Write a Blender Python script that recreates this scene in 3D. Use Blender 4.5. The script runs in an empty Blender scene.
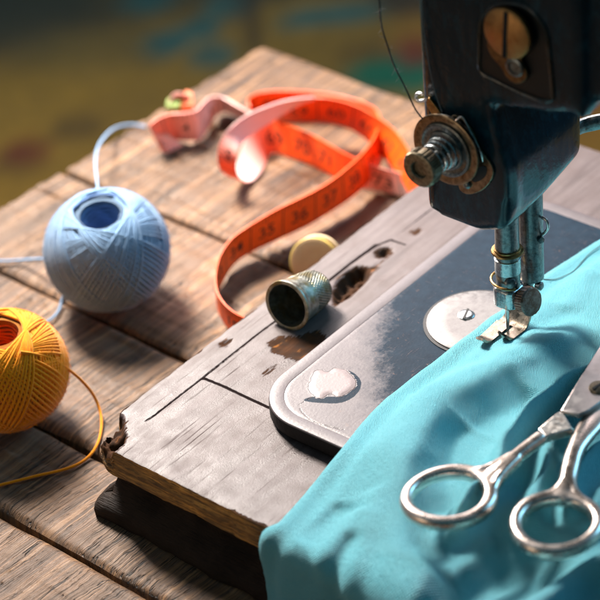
import bpy, bmesh, math, random
import numpy as np
from math import sin, cos, pi, radians, sqrt, atan2
from mathutils import Vector, Matrix, noise as mn
random.seed(7)
rng = np.random.default_rng(5)
SC = bpy.context.scene
COL = SC.collection
SC.unit_settings.scale_length = 0.01          # one unit is one centimetre

# ------------------------------------------------------------------ camera model (used to recover real positions from the photo)
FPX = 2449.; PIT = radians(35.17); ROL = radians(-4.99)
fw = Vector((0, cos(PIT), -sin(PIT))); r0 = Vector((1, 0, 0)); u0_ = r0.cross(fw)
RT = cos(ROL)*r0 + sin(ROL)*u0_; UP = -sin(ROL)*r0 + cos(ROL)*u0_
H = 3.2                                        # height of the wooden machine base
CAM = Vector((0, 0, H)) - fw*98.
def P(x, y, z):
    d = (x-300)/FPX*RT - (y-300)/FPX*UP + fw
    return CAM + d*((z-CAM.z)/d.z)
YB = radians(48.05)
bu = Vector((cos(YB), sin(YB), 0)); bv = Vector((sin(YB), -cos(YB), 0))
OB = P(107, 447, H); OB.z = 0
def B(u, v, z): return OB + bu*u + bv*v + Vector((0, 0, z))
def UV(x, y, z=H):
    p = P(x, y, z)-OB
    return (p.dot(bu), p.dot(bv))
YT = radians(46.23)
tu = Vector((cos(YT), sin(YT), 0)); tv = Vector((sin(YT), -cos(YT), 0))
OT = P(265, 45, 0)
BED = .8
HB = H+BED

# ------------------------------------------------------------------ helpers
def tag(o, label=None, cat=None, group=None, kind=None):
    if label: o['label'] = label
    if cat: o['category'] = cat
    if group: o['group'] = group
    if kind: o['kind'] = kind
    return o
def empty(name, loc=(0, 0, 0), rz=0., **k):
    o = bpy.data.objects.new(name, None); COL.objects.link(o)
    o.location = loc; o.rotation_euler = (0, 0, rz); o.empty_display_size = .5
    bpy.context.view_layer.update()
    return tag(o, **k)
def mesh(name, verts, faces, mat=None, parent=None, smooth=True, auto=None, frame=None, **k):
    """verts in world space; frame = matrix whose local space the mesh is stored in"""
    if frame is None:
        frame = parent.matrix_world.copy() if parent is not None else Matrix()
    inv = frame.inverted()
    me = bpy.data.meshes.new(name)
    if isinstance(verts, np.ndarray):
        M = np.array(inv); vv = verts @ M[:3, :3].T + M[:3, 3]
        vv = vv.tolist()
    else:
        vv = [inv @ Vector(p) for p in verts]
    me.from_pydata(vv, [], [tuple(f) for f in faces]); me.update()
    bm = bmesh.new(); bm.from_mesh(me)
    bmesh.ops.recalc_face_normals(bm, faces=bm.faces)
    bm.to_mesh(me); bm.free()
    for m in (mat if isinstance(mat, (list, tuple)) else [mat]): me.materials.append(m)
    if smooth:
        for p in me.polygons: p.use_smooth = True
        if auto is not None: me.set_sharp_from_angle(angle=radians(auto))
    o = bpy.data.objects.new(name, me); COL.objects.link(o)
    if parent is not None:
        o.parent = parent
        o.matrix_world = frame
        bpy.context.view_layer.update()
    else:
        o.matrix_world = frame
    return tag(o, **k)
class MB:
    """collects shapes for ONE mesh"""
    def __init__(s): s.v = []; s.f = []
    def add(s, v, f):
        n = len(s.v); s.v += [Vector(p) for p in v]; s.f += [[i+n for i in q] for q in f]; return s
    def build(s, name, mat, parent=None, auto=40, bevel=0, **k):
        o = mesh(name, s.v, s.f, mat, parent, True, auto, **k)
        if bevel:
            m = o.modifiers.new('bevel', 'BEVEL'); m.width = bevel; m.segments = 3; m.limit_method = 'ANGLE'; m.angle_limit = radians(35)
        return o
    def prism(s, poly, d):
        """poly: world points (planar), extruded by vector d"""
        n = len(poly); d = Vector(d); poly = [Vector(p) for p in poly]
        v = poly + [p+d for p in poly]
        return s.add(v, [list(range(n))[::-1], list(range(n, 2*n))]+[[i, (i+1) % n, (i+1) % n+n, i+n] for i in range(n)])
    def lathe(s, base, axis, prof, seg=40, wob=None):
        """prof: list of (radius, height along axis)"""
        a = Vector(axis).normalized(); t = a.orthogonal().normalized(); w = a.cross(t)
        v = []; f = []; idx = []
        for r, h in prof:
            if r < 1e-6: idx.append([len(v)]); v.append(Vector(base)+a*h)
            else:
                row = []
                for i in range(seg):
                    an = 2*pi*i/seg; rr = r if wob is None else r*wob(an, h)
                    row.append(len(v)); v.append(Vector(base)+a*h+(t*cos(an)+w*sin(an))*rr)
                idx.append(row)
        for A, Bq in zip(idx, idx[1:]):
            if len(A) == 1 and len(Bq) == 1: continue
            for i in range(seg):
                j = (i+1) % seg
                if len(A) == 1: f.append([A[0], Bq[i], Bq[j]])
                elif len(Bq) == 1: f.append([A[i], A[j], Bq[0]])
                else: f.append([A[i], A[j], Bq[j], Bq[i]])
        if len(idx[0]) > 1: f.append(idx[0][::-1])
        if len(idx[-1]) > 1: f.append(idx[-1])
        return s.add(v, f)
    def sweep(s, pts, rad, seg=8, closed=False, up=None, power=2.):
        """rad: r or list of r or (a,b); a along side, b along up"""
        pts = [Vector(p) for p in pts]; n = len(pts); v = []; f = []
        prev = None
        for i, p in enumerate(pts):
            if closed: d = pts[(i+1) % n]-pts[i-1]
            else: d = pts[min(i+1, n-1)]-pts[max(i-1, 0)]
            d.normalize()
            if up is not None: side = d.cross(Vector(up)).normalized(); u = side.cross(d)
            else:
                if prev is None: prev = d.orthogonal().normalized()
                u = (prev-d*prev.dot(d)).normalized(); prev = u; side = d.cross(u)
            r = rad[i] if isinstance(rad, list) else rad
            a, b = r if isinstance(r, tuple) else (r, r)
            for k in range(seg):
                an = 2*pi*k/seg; c_, s_ = cos(an), sin(an)
                if power != 2: c_ = math.copysign(abs(c_)**(2/power), c_); s_ = math.copysign(abs(s_)**(2/power), s_)
                v.append(p+side*(a*c_)+u*(b*s_))
        m = n if closed else n-1
        for i in range(m):
            for k in range(seg):
                j = (i+1) % n; l = (k+1) % seg
                f.append([i*seg+k, i*seg+l, j*seg+l, j*seg+k])
        if not closed:
            f.append(list(range(seg))[::-1]); f.append([(n-1)*seg+k for k in range(seg)])
        return s.add(v, f)
def catmull(pts, sub=8, closed=False):
    """works on tuples / Vectors of any size"""
    A = np.array([list(p) for p in pts], float); n = len(A); out = []
    rngi = range(n if closed else n-1)
    for i in rngi:
        if closed: p0, p1, p2, p3 = A[i-1], A[i], A[(i+1) % n], A[(i+2) % n]
        else: p0, p1, p2, p3 = A[max(i-1, 0)], A[i], A[i+1], A[min(i+2, n-1)]
        for k in range(sub):
            t = k/sub
            out.append(.5*((2*p1)+(-p0+p2)*t+(2*p0-5*p1+4*p2-p3)*t*t+(-p0+3*p1-3*p2+p3)*t**3))
    if not closed: out.append(A[-1])
    return [Vector(o) if len(o) in (2, 3, 4) else o for o in out]
def sdf_poly(poly, X, Y):
    """signed distance (negative inside) to a polygon"""
    d = np.full(X.shape, 1e9); ins = np.zeros(X.shape, bool); n = len(poly)
    for i in range(n):
        x0, y0 = poly[i]; x1, y1 = poly[(i+1) % n]
        ex, ey = x1-x0, y1-y0; wx, wy = X-x0, Y-y0
        t = np.clip((wx*ex+wy*ey)/(ex*ex+ey*ey+1e-12), 0, 1)
        d = np.minimum(d, (wx-ex*t)**2+(wy-ey*t)**2)
        if y0 != y1:
            c = ((Y >= min(y0, y1)) & (Y < max(y0, y1))) & (X < (x1-x0)*(Y-y0)/(y1-y0)+x0)
            ins ^= c
    d = np.sqrt(d); return np.where(ins, -d, d)
def dist_line(pts, X, Y):
    """distance to a polyline and position 0..1 along it"""
    d = np.full(X.shape, 1e9); T = np.zeros(X.shape); n = len(pts)-1
    for i in range(n):
        x0, y0 = pts[i]; x1, y1 = pts[i+1]; ex, ey = x1-x0, y1-y0
        t = np.clip(((X-x0)*ex+(Y-y0)*ey)/(ex*ex+ey*ey+1e-12), 0, 1)
        q = np.hypot(X-x0-ex*t, Y-y0-ey*t); m = q < d
        d = np.where(m, q, d); T = np.where(m, (i+t)/n, T)
    return d, T
def nz(X, Y, Z=0., sc=1., octv=3):
    out = np.empty(X.size); xs = X.ravel(); ys = Y.ravel(); zs = np.broadcast_to(Z, X.shape).ravel()
    for i in range(X.size):
        q = Vector((xs[i]*sc, ys[i]*sc, zs[i]*sc)); a = 1.; t = 0.
        for k in range(octv): t += a*mn.noise(q); q = q*2.03; a *= .5
        out[i] = t
    return out.reshape(X.shape)
def sstep(a, b, x): t = np.clip((x-a)/(b-a), 0, 1); return t*t*(3-2*t)
def attr(o, name, arr):
    a = o.data.attributes.new(name, 'FLOAT', 'POINT'); a.data.foreach_set('value', np.asarray(arr, dtype=np.float32).ravel())

# ------------------------------------------------------------------ node material helper
class NT:
    def __init__(s, name):
        s.m = bpy.data.materials.new(name); s.m.use_nodes = True; s.t = s.m.node_tree
        s.b = s.t.nodes['Principled BSDF']
    def n(s, typ, ins=None, **kw):
        nd = s.t.nodes.new(typ)
        for k, v in kw.items(): setattr(nd, k, v)
        for k, v in (ins or {}).items(): s.set(nd.inputs[k], v)
        return nd
    def set(s, sock, v):
        if isinstance(v, bpy.types.NodeSocket): s.t.links.new(v, sock)
        elif isinstance(v, bpy.types.Node): s.t.links.new(v.outputs[0], sock)
        else:
            if sock.type == 'RGBA' and len(v) == 3: v = (*v, 1)
            sock.default_value = v
    def P(s, **kw):
        for k, v in kw.items(): s.set(s.b.inputs[k.replace('_', ' ')], v)
        return s.m
    def co(s, scale=(1, 1, 1), rot=(0, 0, 0), loc=(0, 0, 0), src='Object'):
        tc = s.n('ShaderNodeTexCoord')
        return s.n('ShaderNodeMapping', {'Vector': tc.outputs[src], 'Scale': scale, 'Rotation': rot, 'Location': loc}).outputs[0]
    def noise(s, vec, sc=1., det=4., rough=.55, dist=0.):
        return s.n('ShaderNodeTexNoise', {'Vector': vec, 'Scale': sc, 'Detail': det, 'Roughness': rough, 'Distortion': dist}).outputs['Fac']
    def ramp(s, fac, stops, interp='LINEAR'):
        r = s.n('ShaderNodeValToRGB', {'Fac': fac}); e = r.color_ramp.elements; r.color_ramp.interpolation = interp
        while len(e) < len(stops): e.new(.5)
        for q, (p, c) in zip(e, stops):
            q.position = p; q.color = (c, c, c, 1) if isinstance(c, (int, float)) else (*c, 1)
        return r.outputs[0]
    def mix(s, f, a, b, mode='MIX'):
        nd = s.n('ShaderNodeMix', data_type='RGBA', blend_type=mode)
        for i, v in ((0, f), (6, a), (7, b)): s.set(nd.inputs[i], v)
        return nd.outputs[2]
    def math(s, op, a, b=0., clamp=False):
        nd = s.n('ShaderNodeMath', operation=op, use_clamp=clamp); s.set(nd.inputs[0], a); s.set(nd.inputs[1], b); return nd.outputs[0]
    def mr(s, v, a, b, c=0., d=1.):
        return s.n('ShaderNodeMapRange', {'Value': v, 'From Min': a, 'From Max': b, 'To Min': c, 'To Max': d}).outputs[0]
    def at(s, name):
        return s.n('ShaderNodeAttribute', attribute_name=name).outputs['Fac']
    def bump(s, h, dist=.02, strength=1., normal=None):
        i = {'Height': h, 'Distance': dist, 'Strength': strength}
        if normal is not None: i['Normal'] = normal
        return s.n('ShaderNodeBump', i).outputs[0]

# ------------------------------------------------------------------ materials
def m_table():
    m = NT('weathered_oak')
    rnd = m.at('plank_seed')
    off = m.n('ShaderNodeCombineXYZ', {'X': m.math('MULTIPLY', rnd, 37.), 'Y': m.math('MULTIPLY', rnd, 91.), 'Z': rnd}).outputs[0]
    tc = m.n('ShaderNodeTexCoord').outputs['Object']
    base = m.n('ShaderNodeVectorMath', operation='ADD'); m.set(base.inputs[0], tc); m.set(base.inputs[1], off); base = base.outputs[0]
    def mp(sc): return m.n('ShaderNodeMapping', {'Vector': base, 'Scale': sc}).outputs[0]
    warp = m.noise(mp((.25, .12, .2)), 1., 3.)
    wv = m.n('ShaderNodeVectorMath', operation='ADD'); m.set(wv.inputs[0], base)
    m.set(wv.inputs[1], m.n('ShaderNodeCombineXYZ', {'X': m.math('MULTIPLY', warp, .9)}).outputs[0]); wv = wv.outputs[0]
    def mw(sc): return m.n('ShaderNodeMapping', {'Vector': wv, 'Scale': sc}).outputs[0]
    grain = m.noise(mw((4.2, .10, 1.)), 1., 7., .66, .25)           # streaks along the plank
    fine = m.noise(mw((20., .35, 2.)), 1., 5., .65)
    blot = m.noise(mp((.18, .1, .2)), 1., 4.)
    crack = m.noise(mw((2.1, .085, 1.)), 1.7, 3., .5, .4)
    ck = m.math('ABSOLUTE', m.math('SUBTRACT', crack, .5))
    ckm = m.ramp(ck, [(0., 1.), (.008, .8), (.024, 0.), (1., 0.)])
    ckm = m.math('MULTIPLY', ckm, m.ramp(m.noise(mp((.5, .15, 1.)), 1.3, 2.), [(.42, 0.), (.58, 1.)]))
    pits = m.ramp(m.noise(mw((7., 1.1, 1.)), 1., 3.), [(.0, 1.), (.30, 1.), (.37, 0.), (1., 0.)])
    c = m.ramp(grain, [(.33, (.010, .005, .003)), (.44, (.048, .022, .009)), (.53, (.175, .082, .030)), (.63, (.35, .19, .085)), (.8, (.48, .30, .165))])
    c = m.mix(m.ramp(fine, [(.35, 1.), (.52, 0.)]), c, (.075, .045, .03))
    c = m.mix(m.math('MULTIPLY', m.ramp(blot, [(.35, 0.), (.62, 1.)]), .4), c, (.24, .13, .06))
    c = m.mix(m.math('MULTIPLY', m.ramp(m.noise(mp((.3, .2, 1.)), 1.7, 4.), [(.5, 0.), (.7, 1.)]), .55), c, (.13, .075, .04))
    c = m.mix(ckm, c, (.012, .008, .006))
    c = m.mix(m.math('MULTIPLY', pits, .75), c, (.03, .019, .013))
    h = m.math('ADD', m.math('MULTIPLY', grain, 1.3), m.math('MULTIPLY', fine, .55))
    h = m.math('SUBTRACT', h, m.math('MULTIPLY', ckm, .9)); h = m.math('SUBTRACT', h, m.math('MULTIPLY', pits, .35))
    nrm = m.bump(h, .12, .9)
    return m.P(Base_Color=c, Roughness=m.mr(grain, .3, .7, .68, .42), Specular_IOR_Level=.6, Normal=nrm)
def m_lacquer():
    """worn pale lacquer over brown wood; attributes: chip (signed distance, <0 = bare), line"""
    m = NT('worn_lacquered_wood')
    co = m.co(); st = m.co((.22, 3.2, 1.)); st2 = m.co((.28, 8., 1.))
    nzf = m.noise(co, 5., 5., .6)
    streak = m.noise(st, 1., 5., .6, .4); s2 = m.noise(st2, 1., 4.)
    lac = m.mix(m.ramp(streak, [(.3, 0.), (.7, 1.)]), (.060, .044, .043), (.125, .098, .098))
    lac = m.mix(m.math('MULTIPLY', m.ramp(m.noise(co, .7, 5., .6), [(.45, 0.), (.7, 1.)]), .5), lac, (.07, .045, .040))
    lac = m.mix(m.math('MULTIPLY', m.ramp(s2, [(.27, 1.), (.34, 0.)]), .7), lac, (.03, .02, .018))
    lac = m.mix(m.math('MULTIPLY', m.ramp(m.noise(m.co((1., 2.2, 1)), 6., 3.), [(.0, 1.), (.27, 1.), (.31, 0.)]), .9), lac, (.06, .04, .035))
    wood = m.mix(m.noise(m.co((.6, 9., 3.)), 1., 5.), (.012, .007, .005), (.085, .034, .013))
    wood = m.mix(m.ramp(m.noise(m.co((.5, 3., 1), loc=(.3, .2, 0)), 1.6, 4.), [(.62, 0.), (.70, .7)]), wood, (.34, .13, .03))
    wood = m.mix(m.ramp(m.noise(co, 2.3, 4.), [(.4, 0.), (.62, 1.)]), wood, (.035, .019, .012))
    ln = m.ramp(m.math('ADD', m.at('line'), m.math('MULTIPLY', m.math('SUBTRACT', nzf, .5), .05)), [(0., 1.), (.02, 0.)])
    d = m.math('ADD', m.at('chip'), m.math('MULTIPLY', m.math('SUBTRACT', nzf, .5), .22)); d = m.math('ADD', d, m.math('MULTIPLY', m.math('SUBTRACT', m.noise(m.co((.9, 9., 1.)), 1., 5., .65), .5), .75))
    bare = m.ramp(d, [(0., 1.), (.05, 0.)])
    c = m.mix(bare, lac, wood); c = m.mix(ln, c, (.014, .010, .010))
    h = m.math('ADD', m.math('MULTIPLY', streak, .12), m.math('MULTIPLY', bare, -.5))
    h = m.math('ADD', h, m.math('MULTIPLY', m.noise(co, 16., 5., .7), .55)); h = m.math('ADD', h, m.math('MULTIPLY', s2, .18)); h = m.math('SUBTRACT', h, m.math('MULTIPLY', ln, 1.5))
    return m.P(Base_Color=c, Roughness=m.mix(bare, m.math('ADD', m.mr(m.noise(co, 1.4, 4.), .3, .7, .36, .52), m.math('ADD', m.math('MULTIPLY', m.math('SUBTRACT', streak, .5), .45), m.math('MULTIPLY', m.ramp(s2, [(.3, 1.), (.4, 0.)]), .35))), (.8,)*3),
               Specular_IOR_Level=m.math('MULTIPLY', m.math('SUBTRACT', 1., m.math('MAXIMUM', ln, m.math('MULTIPLY', bare, .8))), .30), Normal=m.bump(h, .03, .7))
def m_rawwood(name='split_raw_wood', a=(.07, .030, .012), b=(1., .48, .10), dark=.5, spec=.5):
    m = NT(name)
    g = m.noise(m.co((9., .45, 7.)), 1., 6., .65, .5); f = m.noise(m.co((26., 1.4, 22.)), 1., 4.)
    c = m.ramp(g, [(.3, a), (.5, tuple((x+y)/2.4 for x, y in zip(a, b))), (.68, b)])
    c = m.mix(m.math('MULTIPLY', m.ramp(f, [(.3, 1.), (.5, 0.)]), .8), c, (.02, .012, .008))
    c = m.mix(m.ramp(m.noise(m.co(), .55, 4.), [(.42, dark), (.62, 0.)]), c, (.03, .018, .012))
    return m.P(Base_Color=c, Roughness=.62, Specular_IOR_Level=spec, Normal=m.bump(m.math('ADD', g, f), .07, 1.))
def m_bed():
    m = NT('worn_enamel_bed')
    co = m.co()
    n1 = m.noise(co, 6., 5., .65); scr = m.noise(m.co((1.2, 22., 1), (0, 0, .5)), 1., 3.); scr2 = m.noise(m.co((26., 1.5, 1), (0, 0, .25)), 1., 3.)
    pale = m.mix(m.noise(co, 1.3, 4.), (.060, .048, .052), (.115, .096, .102))
    pale = m.mix(m.math('MULTIPLY', m.ramp(n1, [(.30, 1.), (.4, 0.)]), .35), pale, (.06, .045, .045))
    navy = m.mix(m.noise(co, 2.6, 4.), (.005, .012, .022), (.014, .032, .052))
    d = m.math('ADD', m.at('glare_edge'), m.math('MULTIPLY', m.math('SUBTRACT', n1, .5), .8))
    d = m.math('ADD', d, m.math('MULTIPLY', m.math('SUBTRACT', m.noise(co, 1.6, 5., .65), .5), 1.1))
    dp = m.ramp(m.math('ADD', m.at('deep'), m.math('MULTIPLY', m.math('SUBTRACT', n1, .5), .06)), [(0., 1.), (.03, 0.)])
    pm = m.ramp(d, [(0., 1.), (.18, .8), (.5, .3), (.95, 0.)])                       # navy enamel below zero; pale above is window glare put into the colour
    pm = m.math('MAXIMUM', pm, dp)
    spk = m.ramp(m.noise(co, 8., 5., .75), [(.0, 0.), (.64, 0.), (.68, 1.)])
    scm = m.math('MAXIMUM', m.ramp(scr, [(.655, 0.), (.675, 1.)]), m.ramp(scr2, [(.665, 0.), (.685, 1.)]))
    scm = m.math('MULTIPLY', scm, m.ramp(m.noise(co, .9, 3.), [(.45, 0.), (.6, 1.)]))
    wear = m.math('MAXIMUM', spk, scm)
    c = m.mix(m.math('MULTIPLY', m.math('SUBTRACT', pm, m.math('MULTIPLY', wear, .7), True), 1.), pale, navy)
    edge = m.ramp(m.math('ABSOLUTE', m.at('crack')), [(0., 1.), (.028, .9), (.05, 0.)])
    fl_ = m.at('flake'); fe_ = m.ramp(m.math('ABSOLUTE', fl_), [(0., 1.), (.012, .7), (.03, 0.)])
    edge = m.math('MULTIPLY', edge, m.ramp(m.noise(co, 3., 3.), [(.36, 0.), (.46, 1.)]))
    c = m.mix(m.math('MULTIPLY', m.mr(fl_, -.001, .001, 1., 0.), .7), c, (.24, .19, .19))
    edge = m.math('MAXIMUM', edge, m.math('MULTIPLY', fe_, .8))
    c = m.mix(edge, c, (.03, .02, .02))
    rust = m.ramp(m.noise(co, 2.2, 5., .7), [(.64, 0.), (.70, 1.)])
    c = m.mix(m.math('MULTIPLY', rust, .45), c, (.17, .10, .075))
    h = m.math('MULTIPLY', m.noise(co, 9., 4.), .25); h = m.math('SUBTRACT', h, m.math('MULTIPLY', edge, .3))
    return m.P(Base_Color=c, Roughness=m.mix(pm, m.mr(n1, .3, .7, .33, .48), m.mix(m.noise(co, 3., 3.), (.30,)*3, (.48,)*3)), Specular_IOR_Level=m.mix(pm, (.5,)*3, (.07,)*3),
               Metallic=0., Normal=m.bump(h, .03, .8))
def m_black(name='black_enamel', rough=.17, col=(.003, .014, .021), worn=True):  # worn: adds painted cyan highlight streaks
    m = NT(name); co = m.co()
    n1 = m.noise(co, 1.2, 4., .6); st = m.noise(m.co((1.3, 1.3, .6), (0, .45, 0)), 1.6, 6., .7)
    c = m.mix(n1, col, tuple(x*1.7 for x in col))
    if worn:  # switches on the painted cyan highlight streaks, not wear
        w = m.ramp(st, [(.50, 0.), (.68, 1.)])
        c = m.mix(m.math('MULTIPLY', w, .30), c, (.016, .10, .14))  # teal streaks put the enamel's cyan highlights into its colour
    return m.P(Base_Color=c, Roughness=m.mr(m.noise(co, .9, 3., .5), .35, .65, rough*.7, rough*1.1), Specular_IOR_Level=.28,
               Coat_Weight=.22, Coat_Roughness=.09, Normal=m.bump(m.math('ADD', m.noise(co, 5., 5.), m.math('MULTIPLY', m.noise(m.co((1, 1, .3)), 1.1, 2.), 5.)), .03, .45))
def m_metal(name, a, b, rough=.3, sc=6., rust=0., metallic=1., bump=.005):
    m = NT(name); co = m.co(); n1 = m.noise(co, sc, 5., .6)
    c = m.mix(m.ramp(n1, [(.35, 0.), (.65, 1.)]), a, b)
    r = m.ramp(m.noise(co, 2.2*sc/6, 5., .7), [(.60-.25*rust, 0.), (.68-.2*rust, 1.)])
    c = m.mix(m.math('MULTIPLY', r, min(1., rust*1.5)), c, (.12, .055, .025))
    scr = m.noise(m.co((2., 30., 2.), (.3, .2, .6)), 1., 3.)
    return m.P(Base_Color=c, Metallic=m.math('SUBTRACT', metallic, m.math('MULTIPLY', r, rust*.7)), Roughness=m.mr(m.math('ADD', n1, m.math('MULTIPLY', scr, .3)), .4, .9, rough*.75, rough*1.5),
               Normal=m.bump(m.math('ADD', m.noise(co, 16., 4.), scr), bump, .6))
def m_yarn(name, a, b, hole=None):
    m = NT(name); co = m.co(); n1 = m.noise(co, 28., 3.)
    c = m.mix(m.noise(co, 3., 3.), a, b)
    c = m.mix(m.math('MULTIPLY', m.ramp(n1, [(.35, 1.), (.6, 0.)]), .35), c, tuple(x*.45 for x in a))
    return m.P(Base_Color=c, Roughness=.85, Specular_IOR_Level=.2, Sheen_Weight=.35, Sheen_Roughness=.4,
               Normal=m.bump(m.noise(co, 45., 3.), .02, .8))
def m_cloth():
    m = NT('teal_knit_fleece'); tc = m.n('ShaderNodeTexCoord').outputs['UV']
    def mp(sc, r=0): return m.n('ShaderNodeMapping', {'Vector': tc, 'Scale': (sc, sc, sc), 'Rotation': (0, 0, r)}).outputs[0]
    w1 = m.n('ShaderNodeTexWave', {'Vector': mp(1., .5), 'Scale': 6.2, 'Distortion': 1.6, 'Detail': 2., 'Detail Scale': 2.5}, wave_type='BANDS', bands_direction='X').outputs['Fac']
    w2 = m.n('ShaderNodeTexWave', {'Vector': mp(1., .5), 'Scale': 5.2, 'Distortion': 1.6, 'Detail': 2., 'Detail Scale': 2.5}, wave_type='BANDS', bands_direction='Y').outputs['Fac']
    fz = m.noise(mp(1.), 17., 4., .7); big = m.noise(mp(1.), .5, 3.); pil = m.noise(mp(1.), 5.5, 4., .7)
    c = m.mix(big, (.085, .49, .61), (.12, .56, .68))
    c = m.mix(m.math('MULTIPLY', m.ramp(fz, [(.35, 0.), (.75, 1.)]), .4), c, (.30, .66, .70))
    c = m.mix(m.ramp(m.noise(mp(1.), 7., 5., .8), [(.745, 0.), (.77, .8)]), c, (.6, .75, .75))
    h = m.math('ADD', m.math('MULTIPLY', m.math('MULTIPLY', w1, w2), .75), m.math('MULTIPLY', fz, .9)); h = m.math('ADD', h, m.math('MULTIPLY', pil, .9))
    return m.P(Base_Color=c, Roughness=.62, Specular_IOR_Level=.4, Sheen_Weight=.22, Sheen_Roughness=.4, Sheen_Tint=(.9, .98, 1., 1.),
               Normal=m.bump(h, .10, 1.))
def m_plain(name, col, rough=.6, sc=8., var=.3, bump=.01, spec=.5, sheen=0.):
    m = NT(name); co = m.co(); n1 = m.noise(co, sc, 4.)
    c = m.mix(n1, tuple(x*(1-var) for x in col), tuple(min(1, x*(1+var)) for x in col))
    return m.P(Base_Color=c, Roughness=rough, Specular_IOR_Level=spec, Sheen_Weight=sheen, Normal=m.bump(m.noise(co, sc*4, 3.), bump, .6))

M_TABLE = m_table(); M_LAC = m_lacquer(); M_RAW = m_rawwood(); M_BED = m_bed(); M_BLK = m_black()
M_CLOTH = m_cloth()
M_DARKWOOD = m_rawwood('dark_stained_wood', (.012, .008, .006), (.055, .030, .018), .6)
M_STEEL = m_metal('dull_steel', (.30, .33, .34), (.50, .53, .53), .24, 7., .12)
M_STEELD = m_metal('dark_worn_steel', (.10, .115, .12), (.24, .26, .26), .32, 7., .25)
M_NICK = m_metal('worn_nickel', (.56, .50, .47), (.78, .73, .70), .26, 5., .10)
M_BRASS = m_metal('tarnished_brass', (.26, .155, .06), (.46, .29, .12), .34, 7., .25)
M_BRONZE = m_metal('brown_bronze', (.12, .065, .03), (.24, .13, .055), .42, 5., .3)
M_BRONZE2 = m_metal('disc_bronze', (.17, .12, .075), (.36, .26, .16), .30, 5., .2)
M_PLATE = m_metal('needle_plate_nickel', (.14, .13, .13), (.20, .19, .19), .5, 5., .04, metallic=.5)

# ------------------------------------------------------------------ the rug / floor below the table
FZ = -46.
def build_floor():
    fl = mesh('floor', [(-600, -400, FZ-.5), (600, -400, FZ-.5), (600, 900, FZ-.5), (-600, 900, FZ-.5)], [[0, 1, 2, 3]], m_plain('floor_boards', (.10, .065, .035), .7, .05, .4), None, False)
    tag(fl, kind='structure')
    nx, ny = 170, 190
    X, Y = np.meshgrid(np.linspace(-110, 110, nx), np.linspace(-60, 260, ny)); X = X.ravel(); Y = Y.ravel()
    wob = nz(X, Y, 3.3, .045, 3)
    V = np.stack([X, Y, FZ+.4*wob], 1)
    F = [[j*nx+i, j*nx+i+1, (j+1)*nx+i+1, (j+1)*nx+i] for j in range(ny-1) for i in range(nx-1)]
    nb = len(V)
    # thickness: skirt
    m = NT('patterned_rug')
    colr = m.n('ShaderNodeAttribute', attribute_name='pile_colour').outputs['Color']
    n1 = m.noise(m.co(), .6, 5., .7)
    c = m.mix(m.math('MULTIPLY', m.ramp(n1, [(.35, 0.), (.65, 1.)]), .35), colr, (.05, .035, .015))
    mt = m.P(Base_Color=c, Roughness=.95, Specular_IOR_Level=.1, Sheen_Weight=.2, Normal=m.bump(m.noise(m.co(), 2.5, 3.), .3, 1.))
    o = mesh('patterned_rug', V, F, mt, None)
    tag(o, 'patterned ochre, teal and red rug lying on the floor far below the table', 'rug')
    md = o.modifiers.new('thick', 'SOLIDIFY'); md.thickness = .8; md.offset = -1
    och = np.array((.72, .33, .035)); col = np.tile(och, (len(X), 1))
    w2 = nz(X, Y, 9.1, .06, 3); w3 = nz(X+40, Y, 1.1, .02, 2)
    col *= (1+.45*w3+.25*w2)[:, None]
    def blob(px, py, rx, ry, c, k=1., lo=.8, hi=1.35):
        nonlocal col
        c0 = P(px, py, FZ); a = (P(px+rx*1.15, py, FZ)-c0).length; b = (P(px, py+ry*1.15, FZ)-c0).length
        d = np.hypot((X-c0.x)/a, (Y-c0.y)/b)+.55*w2
        t = (k*(1-sstep(lo, hi, d)))[:, None]
        col = col*(1-t)+np.array(c)*t
    T = (.004, .21, .20); G = (.015, .25, .12); Rd = (.42, .035, .02); Br = (.09, .045, .02); Dk = (.045, .045, .022); Or = (.62, .24, .02)
    blob(20, 0, 150, 40, (.05, .045, .02), .5, .3, 2.); blob(100, -60, 420, 90, Dk, .96, .35, 1.9)  # far end darkened in the pile colour as a vignette
    blob(165, 50, 26, 14, T); blob(200, 38, 24, 12, T, .9); blob(150, 8, 25, 9, T, .7); blob(212, 60, 22, 14, T, .8); blob(232, 15, 24, 14, T, .8)
    blob(250, 22, 12, 40, Br, .8); blob(25, 157, 20, 13, Rd, .8); blob(75, 133, 26, 14, Br, .6); blob(8, 175, 30, 8, Br, .4)
    blob(330, 24, 48, 11, T, .85); blob(296, 32, 16, 8, T, .6); blob(340, -6, 90, 12, Dk, .8); blob(395, 78, 34, 12, G); blob(360, 60, 20, 8, Br, .4)
    blob(408, 5, 30, 18, Br, .9); blob(418, 42, 22, 16, Or, .8); blob(415, 60, 16, 9, Rd, .8); blob(415, 88, 20, 10, G)
    blob(585, 140, 60, 24, Or, 1.); blob(590, 100, 60, 20, Rd, .5); blob(100, 60, 70, 22, (.36, .20, .04), .5)
    col = np.clip(col, .004, 1)
    a = o.data.color_attributes.new('pile_colour', 'FLOAT_COLOR', 'POINT')
    a.data.foreach_set('color', np.concatenate([col, np.ones((len(X), 1))], 1).astype(np.float32).ravel())
build_floor()

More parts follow.
